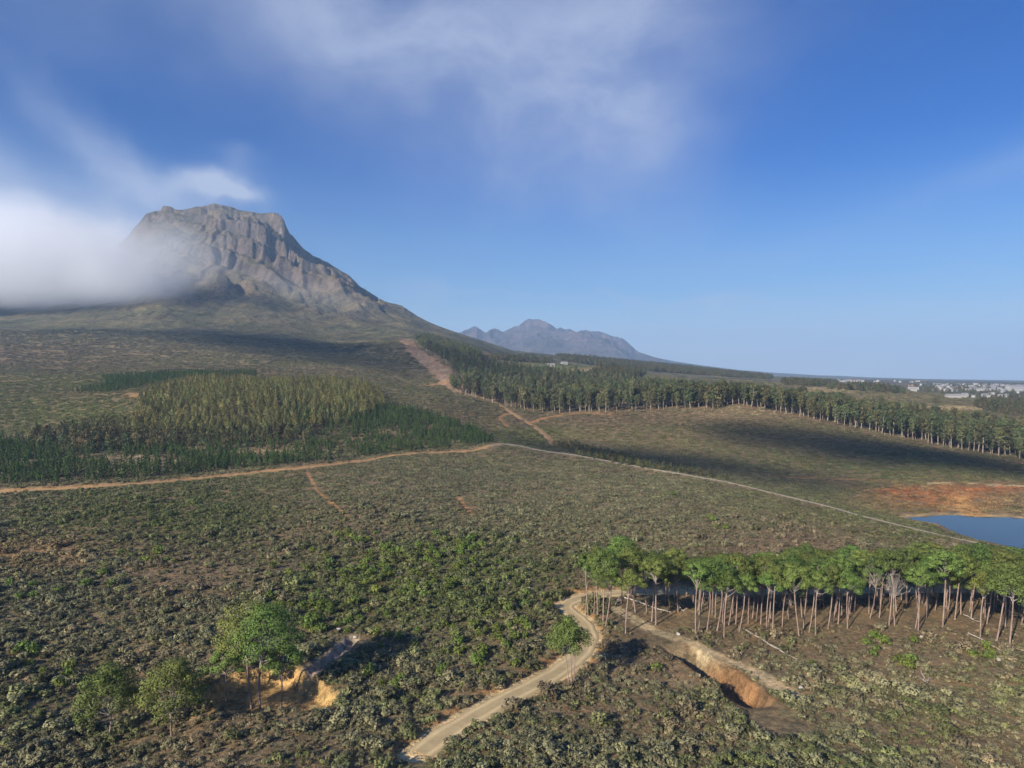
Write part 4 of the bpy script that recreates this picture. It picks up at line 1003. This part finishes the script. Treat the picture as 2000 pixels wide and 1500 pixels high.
# near: single shrubs, density falls with distance while patches take over
for dlo, dhi, area_per in ((84, 170, .24), (170, 300, .40)):
    n_ = int(.86 * (dhi ** 2 - dlo ** 2) / area_per); x, y = sample(dlo, dhi, n_); k_ = R.random(len(x)) > sst(y, 225, 298); x, y = x[k_], y[k_]
    zz = H(x, y); a, b = proj(x, y, zz); cc, br_, wt = cover(x, y, a, b, y)
    m_ = keep_off(x, y) & (R.random(len(x)) > br_ * 1.15) & (R.random(len(x)) < np.clip(.80 + 1.0 * fbm(x / 5, y / 5, 2, 402), .25, 1))
    under = (a > 1190) & (b > 1140) & (b < 1225); m_ &= ~(under & (R.random(len(x)) < .80)); m_ &= ~((a > 1190) & (b >= 1205) & (b < 1345) & (R.random(len(x)) < .45)); m_ &= R.random(len(x)) > .45 * np.clip(wt['brown'] / sum(wt.values()) * 1.6 - .3, 0, 1)
    x, y, cc = x[m_], y[m_], cc[m_]; a, b = a[m_], b[m_]
    W4 = np.stack([np.asarray(wt[k_])[m_] for k_ in ('grey', 'green', 'brown', 'straw')], 1) ** 1.5; W4 /= W4.sum(1)[:, None]
    cum_ = W4.cumsum(1); tp = (R.random(len(x))[:, None] > cum_).sum(1).clip(0, 3)
    tc_ = np.stack([C_GREY, C_GREEN, C_BROWN, C_STRAW])[tp]; tcol = (cc * .55 + tc_ * .45) * 1.15 * R.uniform(.62, 1.3, len(x))[:, None]
    kx = np.where(tp == 3, 4 + R.integers(0, 2, len(x)), R.integers(0, 4, len(x)))
    kx = np.where((tp == 2) & (R.random(len(x)) < .55), 4 + R.integers(0, 2, len(x)), kx)
    kx = np.where((tp == 1) & (R.random(len(x)) < .22), 6 + R.integers(0, 2, len(x)), kx)
    s_ = np.clip(np.exp(R.normal(size=len(x)) * .50) * .36, .14, 1.5) * (1.0 if dhi < 200 else 1.12) * (1 + .5 * fbm(x / 22, y / 22, 2, 401)); s_ = np.where(kx >= 6, s_ * .8, s_)
    s_ = np.where(under[m_], s_ * .6, s_)
    allx.append(x); ally.append(y); alls.append(s_); allt.append(tcol); allk.append(kx)
x = np.concatenate(allx); y = np.concatenate(ally); s_ = np.concatenate(alls); tcol = np.concatenate(allt); kx = np.concatenate(allk)
print('scrub near', len(x))
scatter('scrub', np.c_[x, y, H(x, y) - .03], rots(len(x), .12), np.c_[s_, s_, s_ * R.uniform(.5, .95, len(s_))], kx, sp + tuftp + pro_p, 'low grey-green and brown scrub covering the near slopes', np.c_[tcol, np.ones(len(x))])
fx, fy, fs, ft = [], [], [], []
for dlo, dhi, area_per in ((220, 420, 6.0), (420, 700, 11), (700, 1050, 22), (1050, 1550, 42)):
    n_ = int(.86 * (dhi ** 2 - dlo ** 2) / area_per); x, y = sample(dlo, dhi, n_)
    if dlo == 220: k_ = R.random(len(x)) < sst(y, 222, 290); x, y = x[k_], y[k_]
    zz = H(x, y); a, b = proj(x, y, zz); cc, br_, wt = cover(x, y, a, b, y)
    m_ = keep_off(x, y, 1.2) & (R.random(len(x)) > br_ * .95)
    m_ &= ~(inpoly(a, b, eb) & (R.random(len(x)) < .85))
    x, y, cc = x[m_], y[m_], cc[m_]
    fx.append(x); fy.append(y); fs.append(R.uniform(.55, 1.1, len(x)) * {220: .9, 420: 1.05, 700: 1.3, 1050: 1.7}[dlo]); ft.append(cc * R.uniform(.72, 1.28, len(x))[:, None])
fx.append(YG[0]); fy.append(YG[1]); fs.append(np.full(len(YG[0]), .8)); ft.append(YG[2])
x = np.concatenate(fx); y = np.concatenate(fy); s_ = np.concatenate(fs); tcol = np.concatenate(ft)
print('scrub far', len(x))
tall = np.where(np.arange(len(x)) >= len(x) - len(YG[0]), 3.0, R.uniform(.6, 1.3, len(x)))
scatter('distant_scrub', np.c_[x, y, H(x, y) - .05], rots(len(x), .05), np.c_[s_, s_, s_ * tall], R.integers(0, 3, len(x)), pp3, 'dense scrub on the slopes beyond the ridge road and up the valley', np.c_[tcol, np.ones(len(x))])

# --- bright bushes, one by one
bsp = []
for cx_b, cy_b, rx, ry, n_ in ((620,1115,70,25,14),(830,1085,110,26,40),(900,1060,60,16,14),(700,1130,90,22,26),(620,1175,80,28,20),(600,1215,60,24,16),(820,1150,120,40,24),(930,1110,60,20,12),(720,1230,90,30,12),(1010,1230,60,60,16),(950,1260,90,50,14),(860,1290,90,40,10),
                               (680,1055,50,12,10),(270,1090,60,14,10),(210,1140,90,20,10),(60,1160,60,20,6),(40,1290,60,50,10),(130,1330,40,20,5),(1070,1330,30,12,4),(1030,1180,60,20,8),(1310,970,10,4,2),(1390,1014,12,4,3),(1420,1035,14,6,3),
                               (1450,1330,30,10,4),(1310,1258,10,6,2),(1770,1300,20,10,3),(1920,1285,30,16,5),(1680,1265,80,20,6)):
    for _ in range(n_):
        q = R.normal(size=2) * .55; bsp.append((cx_b + q[0] * rx, cy_b + q[1] * ry))
bsp += [(944,1266),(722,1322),(745,1340),(770,1345),(735,1240),(1283,1310),(1306,1250),(1315,1262),(1449,1312),(1454,1325),(1585,1297),(1775,1306)]
nb_ = 0
for a, b in bsp:
    p = ray_hit(a, min(b, 1400))[:2]
    if not keep_off(p[:1], p[1:], .6)[0]: continue
    s_ = R.uniform(.55, 1.15) * (1.0 if b > 1100 else 1.15); nb_ += 1
    where = 'among the grey scrub beside the sandy road' if a > 980 and b > 1180 else ('on the stony slope with the pine stand' if a > 1250 else ('in the thick bright patch on the middle slope' if a > 560 and b < 1200 else ('on the slope above the orange clearing' if a > 560 else 'in the dark scrub of the lower corner')))
    o = bpy.data.objects.new('bush', bushes[nb_ % 3]); col.objects.link(o); o.location = (p[0], p[1], float(H(*p)) - .05); o.rotation_euler = (0, 0, R.uniform(0, 6.28)); o.scale = (s_, s_, s_ * R.uniform(.85, 1.2))
    prop(o, ('big ' if s_ > 1 else 'small ' if s_ < .75 else 'middling ') + 'yellow-green bush ' + where, 'bush', 'bright bushes in the scrub')
print('bushes', nb_)

# --- fallen stems
def log(pts, r, label, cat='log', nm='fallen_log'):
    q = np.array([ray_hit(*p) for p in pts]); L = np.array([q[0] + (q[-1] - q[0]) * t_ for t_ in np.linspace(0, 1, 9)])
    L[:, 2] = H(L[:, 0], L[:, 1]) + r + .12 + .15 * np.sin(np.linspace(0, 7, 9)); L[:, :2] += R.normal(size=(9, 2)) * .12
    g = Geo(); g.tube(L, np.linspace(r, r * .45, 9), 7)
    for k_ in range(6):
        i = R.integers(2, 8); d_ = R.normal(size=3); d_[2] = abs(d_[2]) * .5; g.tube([L[i], L[i] + d_ * .9], [r * .35, .02], 4)
    prop(link(nm, g.mesh(nm, [M_log], True)), label, cat)
log([(1217,1169),(1312,1199)], .16, 'long bleached log lying just inside the stand by the road bend')
log([(1322,1184),(1338,1197)], .15, 'short bleached log at the shaded gap between the pines')
log([(1201,1184),(1211,1168)], .18, 'short thick pale log beside the road bend')
log([(1454,1231),(1545,1285)], .10, 'thin pale stem lying out from the open edge of the stand')
log([(1500,1260),(1561,1293)], .10, 'thin bleached stem on the brown slope below the pines')
log([(1889,1238),(2003,1297)], .13, 'long white stem on the slope at the pond end')
log([(1963,1265),(1998,1281)], .10, 'short white stem beside the long one')
log([(1881,1203),(1914,1217)], .12, 'pale log at the foot of the leaning pines')
log([(710,1129),(745,1125),(788,1120)], .14, 'pale grey log among the bright bushes')
log([(1797,1312),(1812,1340)], .12, 'dark weathered log low on the stony slope')
log([(1020,1147),(1085,1168)], .11, 'long grey stem leading to the road bend')
log([(950,1136),(1005,1143)], .11, 'long grey stem in the scrub away from the road')
# stones beside the washed gully
for i, (a, b, s_) in enumerate(((662,1232,.7),(622,1248,.45),(540,1215,.4),(694,1246,.6),(905,1240,.4),(1325,1240,.6),(1322,1236,.35),(1800,1245,.5),(1948,1290,.8),(1975,1305,.7),(1565,1345,.6),(1770,1352,.7),(1700,1330,.5))):
    p = ray_hit(a, b); bm_v = []; g = Geo(); R2 = np.random.default_rng(800 + i)
    vs = []; fs = []
    for la in range(5):
        for lo in range(8):
            t1 = pi * la / 4; t2 = 2 * pi * lo / 8; rr2 = s_ * R2.uniform(.75, 1.15); vs.append((rr2 * math.sin(t1) * math.cos(t2), rr2 * .8 * math.sin(t1) * math.sin(t2), rr2 * .6 * math.cos(t1)))
    for la in range(4):
        for lo in range(8): fs.append((la * 8 + lo, (la + 1) * 8 + lo, (la + 1) * 8 + (lo + 1) % 8, la * 8 + (lo + 1) % 8))
    g.add(vs, fs); o = link('boulder', g.mesh('boulder', [M_stone if 'M_stone' in globals() else M_log]), None, (p[0], p[1], p[2] + s_ * .3), i)
    prop(o, ('pale rounded boulder ' + ('above the washed gully' if a < 700 else 'in the scrub near the road' if a < 1000 else 'on the stony slope below the pines')), 'boulder', 'pale boulders')

# --- the plain: woods, farmhouses, town
def woods(poly, spacing, xl, yl, sc0, sc1, protos, name, label, n_=40000):
    x, y, a, b = field(poly, spacing, xl, yl, n_); print(name, len(x))
    if len(x): scatter(name, np.c_[x, y, H(x, y) - .2], rots(len(x), .03), scl(len(x), sc0, sc1, .2), R.integers(0, len(protos), len(x)), protos, label)
dkj = [join_mesh('dark_tree', u_) for u_ in dks]
def thin8(*a): return woods(*a)
woods([(1085,696),(1180,704),(1300,715),(1420,728),(1510,738),(1500,741),(1400,735),(1280,726),(1180,716),(1090,703)], 7.8, (150, 1300), (1700, 4300), 1.3, 1.9, dkj, 'distant_pine_forest', 'dark blue-green forest strip along the foot of the far slope', 90000)
woods([(955,697),(1010,700),(1075,704),(1078,709),(1010,707),(960,703)], 7.9, (-80, 200), (1300, 2200), 1.0, 1.7, dkj, 'distant_wood', 'wood on the saddle above the light green field', 60000)
woods([(1170,722),(1260,730),(1230,741),(1150,735)], 7.5, (100, 500), (1150, 1800), 1.2, 1.7, dkj, 'distant_copse', 'dark copse at the back edge of the gum wood', 30000)
woods([(1530,747),(1600,746),(1640,748),(1600,756),(1530,752)], 7.9, (500, 1400), (1300, 3000), 1.4, 1.7, dkj, 'distant_copse', 'copse at the far side of the fields', 30000)
woods([(1760,753),(2050,753),(2050,768),(1960,790),(1880,780),(1800,765)], 7.9, (700, 2600), (1500, 3600), 1.0, 1.7, dkj, 'town_trees', 'trees between and in front of the houses of the town', 2600)
woods([(1900,793),(1960,784),(2050,780),(2050,812),(1985,812),(1930,804)], 7.9, (700, 1400), (850, 1500), 1.0, 1.9, dkj, 'farm_trees', 'loose grove between the farmhouses and the light fields', 9000)
# a row of trees at the far field edge, one by one
x, y, a, b = field([(1615,757),(1690,758),(1765,765),(1766,770),(1690,765),(1612,761)], 7.8, (600, 1300), (1150, 2300), 60000)
for i in range(min(len(x), 120)):
    s_ = R.uniform(1.2, 1.9)
    tree('field_tree', dks[i % 3], ('trunk', 'crown'), x[i], y[i], R.uniform(0, 6.28), (s_, s_ * 1.1), 'dark tree of the belt behind the long pale field', 'tree', 'belt of trees behind the pale field')
print('row', len(x))
for a, b, s_ in ((1826,787,1.2),(1832,788,1.0)):
    p = ray_hit(a, b); tree('field_tree', dks[0], ('trunk', 'crown'), p[0], p[1], a, (s_, s_), 'round tree standing alone in the grey-green field' + ('' if a == 1826 else ', the smaller of the touching pair'), 'tree', None)
M_wall = bark_mat('white plaster', (.36, .35, .34), (.48, .47, .45)); M_roof = bark_mat('pale roof', (.30, .29, .29), (.46, .44, .43)); M_roof2 = bark_mat('red-brown roof', (.30, .17, .12), (.36, .22, .16)); M_glass = bark_mat('dark window', (.05, .05, .06), (.08, .08, .09))
def house(x, y, w_, d_, h_, rz, roofm, label, group):
    z0 = float(H(x, y)) - .5; e_ = bpy.data.objects.new('house', None); col.objects.link(e_); e_.location = (x, y, z0); e_.rotation_euler = (0, 0, rz); prop(e_, label, 'house', group)
    g = Geo(); a, b = w_ / 2, d_ / 2; rh = h_ + d_ * .28
    g.add([(-a,-b,0),(a,-b,0),(a,b,0),(-a,b,0),(-a,-b,h_),(a,-b,h_),(a,b,h_),(-a,b,h_),(-a,0,rh-.15),(a,0,rh-.15)], [(0,1,5,4),(1,2,6,9,5),(2,3,7,6),(3,0,4,8,7)])
    o = bpy.data.objects.new('wall', g.mesh('wall', [M_wall])); col.objects.link(o); o.parent = e_
    g = Geo(); c = .6
    g.add([(-a-c,-b-c,h_-.3),(a+c,-b-c,h_-.3),(a+c,0,rh),(-a-c,0,rh),(-a-c,b+c,h_-.3),(a+c,b+c,h_-.3)], [(0,1,2,3),(3,2,5,4)]); g.add([(-a-c,-b-c,h_-.6),(a+c,-b-c,h_-.6),(a+c,0,rh-.3),(-a-c,0,rh-.3),(-a-c,b+c,h_-.6),(a+c,b+c,h_-.6)], [(3,2,1,0),(4,5,2,3)])
    o = bpy.data.objects.new('roof', g.mesh('roof', [roofm])); col.objects.link(o); o.parent = e_
    g = Geo()
    for k_ in range(max(2, int(w_ / 4))):
        xx = -a + (k_ + .5) * w_ / max(2, int(w_ / 4)); g.add([(xx-.6,-b-.03,1.1),(xx+.6,-b-.03,1.1),(xx+.6,-b-.03,2.4),(xx-.6,-b-.03,2.4)], [(0,1,2,3)])
    o = bpy.data.objects.new('windows', g.mesh('windows', [M_glass])); col.objects.link(o); o.parent = e_; o['kind'] = 'stuff'
hn = 0
for a, b, w_ in ((1861,776,26),(1869,775,14),(1877,775,18),(1884,773,12)):
    p = ray_hit(a, b + 1); house(p[0], p[1], w_, 10, 5.5, R.uniform(-.3, .3), M_roof, ('longest' if w_ == 26 else 'smaller') + ' white farmhouse before the town beside the grey-green field', 'white farm buildings')
p = ray_hit(1995, 764); house(p[0], p[1], 95, 40, 10, .1, M_roof, 'big white shed at the edge of the town', None)
for a, b in ((1076,716),(1037,703),(1247,731),(1102,712)):
    p = ray_hit(a, b); house(p[0], p[1], 14, 9, 4.5, .3, M_roof, 'small pale farm building by the light green field above the gum wood', 'farm buildings above the gum wood')
while hn < 170:
    cl_ = R.random()
    if cl_ < .72: a = np.clip(R.normal(1895, 62), 1780, 2060); b = R.uniform(751.5, 765)
    elif cl_ < .85: a = R.uniform(1560, 1800); b = R.uniform(744.5, 747.5)
    else: a = R.uniform(1900, 2040); b = R.uniform(763, 780)
    p = ray_hit(a, b); 
    if p[1] > 5200: b = 750; p = ray_hit(a, b)
    sz = R.uniform(9, 22) * np.clip(p[1] / 2600, .7, 1.6)
    house(p[0], p[1], sz, sz * .55, R.uniform(4, 7.5), R.uniform(-.8, .8), M_roof2 if R.random() < .18 else M_roof, ('broad ' if sz > 24 else 'small ') + 'white house of the town, ' + ('in its dense middle' if cl_ < .72 else ('in the scattered outskirts beyond the gum wood' if cl_ < .85 else 'among the trees in front of the town')), 'houses of the town'); hn += 1

# ------------------------------------------------------------------ clouds and air
def cloud(name, c, r, dens, nscale, seed, label, flat=False, edge=(.15, .75), rot=0.0, aniso=0.0, thr=(.38, .62), tilt=0.0, namp=1.1):
    me = bpy.data.meshes.new(name)
    vs = [(sx, sy, sz) for sx in (-1, 1) for sy in (-1, 1) for sz in (-1, 1)]
    me = mesh_np(name, np.array(vs, float), np.array([(0,1,3,2),(4,6,7,5),(0,4,5,1),(2,3,7,6),(0,2,6,4),(1,5,7,3)]), [])
    o = link(name, me); o.location = c; o.scale = r; o.rotation_euler = (0, tilt, rot); prop(o, label, kind='stuff')
    mt_ = bpy.data.materials.new(name); mt_.use_nodes = True; t = NT(mt_.node_tree)
    out = t.new('ShaderNodeOutputMaterial'); pv = t.new('ShaderNodeVolumePrincipled'); t.l.new(pv.outputs[0], out.inputs['Volume'])
    pv.inputs['Color'].default_value = (.97, .98, 1, 1); pv.inputs['Anisotropy'].default_value = aniso
    tcn = t.new('ShaderNodeTexCoord'); ln = t.new('ShaderNodeVectorMath', operation='LENGTH'); t.l.new(tcn.outputs['Object'], ln.inputs[0])
    geo = t.new('ShaderNodeNewGeometry'); ad = t.new('ShaderNodeVectorMath', operation='ADD'); t.l.new(geo.outputs['Position'], ad.inputs[0]); ad.inputs[1].default_value = (seed * 913, seed * 377, 0)
    nz = t.noise(ad.outputs[0], nscale, 4, .55)
    d_ = t.m('MULTIPLY', t.smooth(t.m('ADD', ln.outputs['Value'], t.m('MULTIPLY', t.m('SUBTRACT', nz, .5), namp)), edge[0], edge[1], 1, 0), t.smooth(nz, thr[0], thr[1], .25, 1))
    d_ = t.m('MULTIPLY', d_, t.smooth(ln.outputs['Value'], .8, .98, 1, 0))
    if flat:
        sp_ = t.new('ShaderNodeSeparateXYZ'); t.l.new(tcn.outputs['Object'], sp_.inputs[0]); d_ = t.m('MULTIPLY', d_, t.smooth(t.m('ADD', sp_.outputs[2], t.m('MULTIPLY', t.m('SUBTRACT', nz, .5), .5)), -.55, -.2))
    t.l.new(t.m('MULTIPLY', d_, dens), pv.inputs['Density']); o.data.materials.append(mt_)
    mt_.cycles.volume_step_rate = 1.0
    return o
cloud('cloud', (-1630, 2020, 398), (920, 330, 262), .034, .0035, 1, 'white bank of low cloud lying against the mountain side', True, (.25, .9))
cloud('cloud', (-640, 2080, 330), (420, 160, 75), .0026, .006, 2, 'thin torn mist trailing off the low cloud across the mountain', False, (.1, .8), 0, 0, (.45, .65), .25)
def shade(px, py, rx, ry, seed, rz=0.0, dens=.016, edge=(.05, 1.0), thr=(.36, .54), tz=45):  # unseen cloud set sunward of a spot so its shadow falls there
    p = ray_hit(px, py); t_ = (1230 - p[2]) / SUNV[2]; c = p + SUNV * t_
    cloud('cloud', tuple(c), (rx, ry, tz), dens, .006, seed, 'unseen cloud placed high behind the viewpoint to shade the land', False, edge, rz, 0, thr, 0.0, .8 if thr[0] > 0 else .45)
shade(625, 688, 680, 230, 5, -.96, .05, (.4, .95), (.25, .45))
shade(230, 648, 560, 130, 12, -.15, .012)  # added out of view to darken the slope below the cloud bank
shade(1300, 903, 170, 62, 8, -.75, .6, (.0, 1.0), (.2, .5), 16)
shade(1770, 884, 230, 66, 9, -.85, .1, (.0, 1.0), (.2, .5), 45)
# the air
me = mesh_np('haze', np.array([(sx * 16800, 8 + sy, sz) for sx in (-1, 1) for sy in (-900, 15200) for sz in (float(GZ.min()) - 1, 1010)], float), np.array([(0,1,3,2),(4,6,7,5),(0,4,5,1),(2,3,7,6),(0,2,6,4),(1,5,7,3)]), [])
o = link('haze', me); prop(o, 'thin blue haze filling the air', kind='stuff')
mt_ = bpy.data.materials.new('haze'); mt_.use_nodes = True; t = NT(mt_.node_tree); out = t.new('ShaderNodeOutputMaterial'); pv = t.new('ShaderNodeVolumePrincipled'); t.l.new(pv.outputs[0], out.inputs['Volume'])
pv.inputs['Color'].default_value = (.45, .68, 1.0, 1); pv.inputs['Density'].default_value = 8.5e-5; pv.inputs['Anisotropy'].default_value = 0
me.materials.append(mt_)
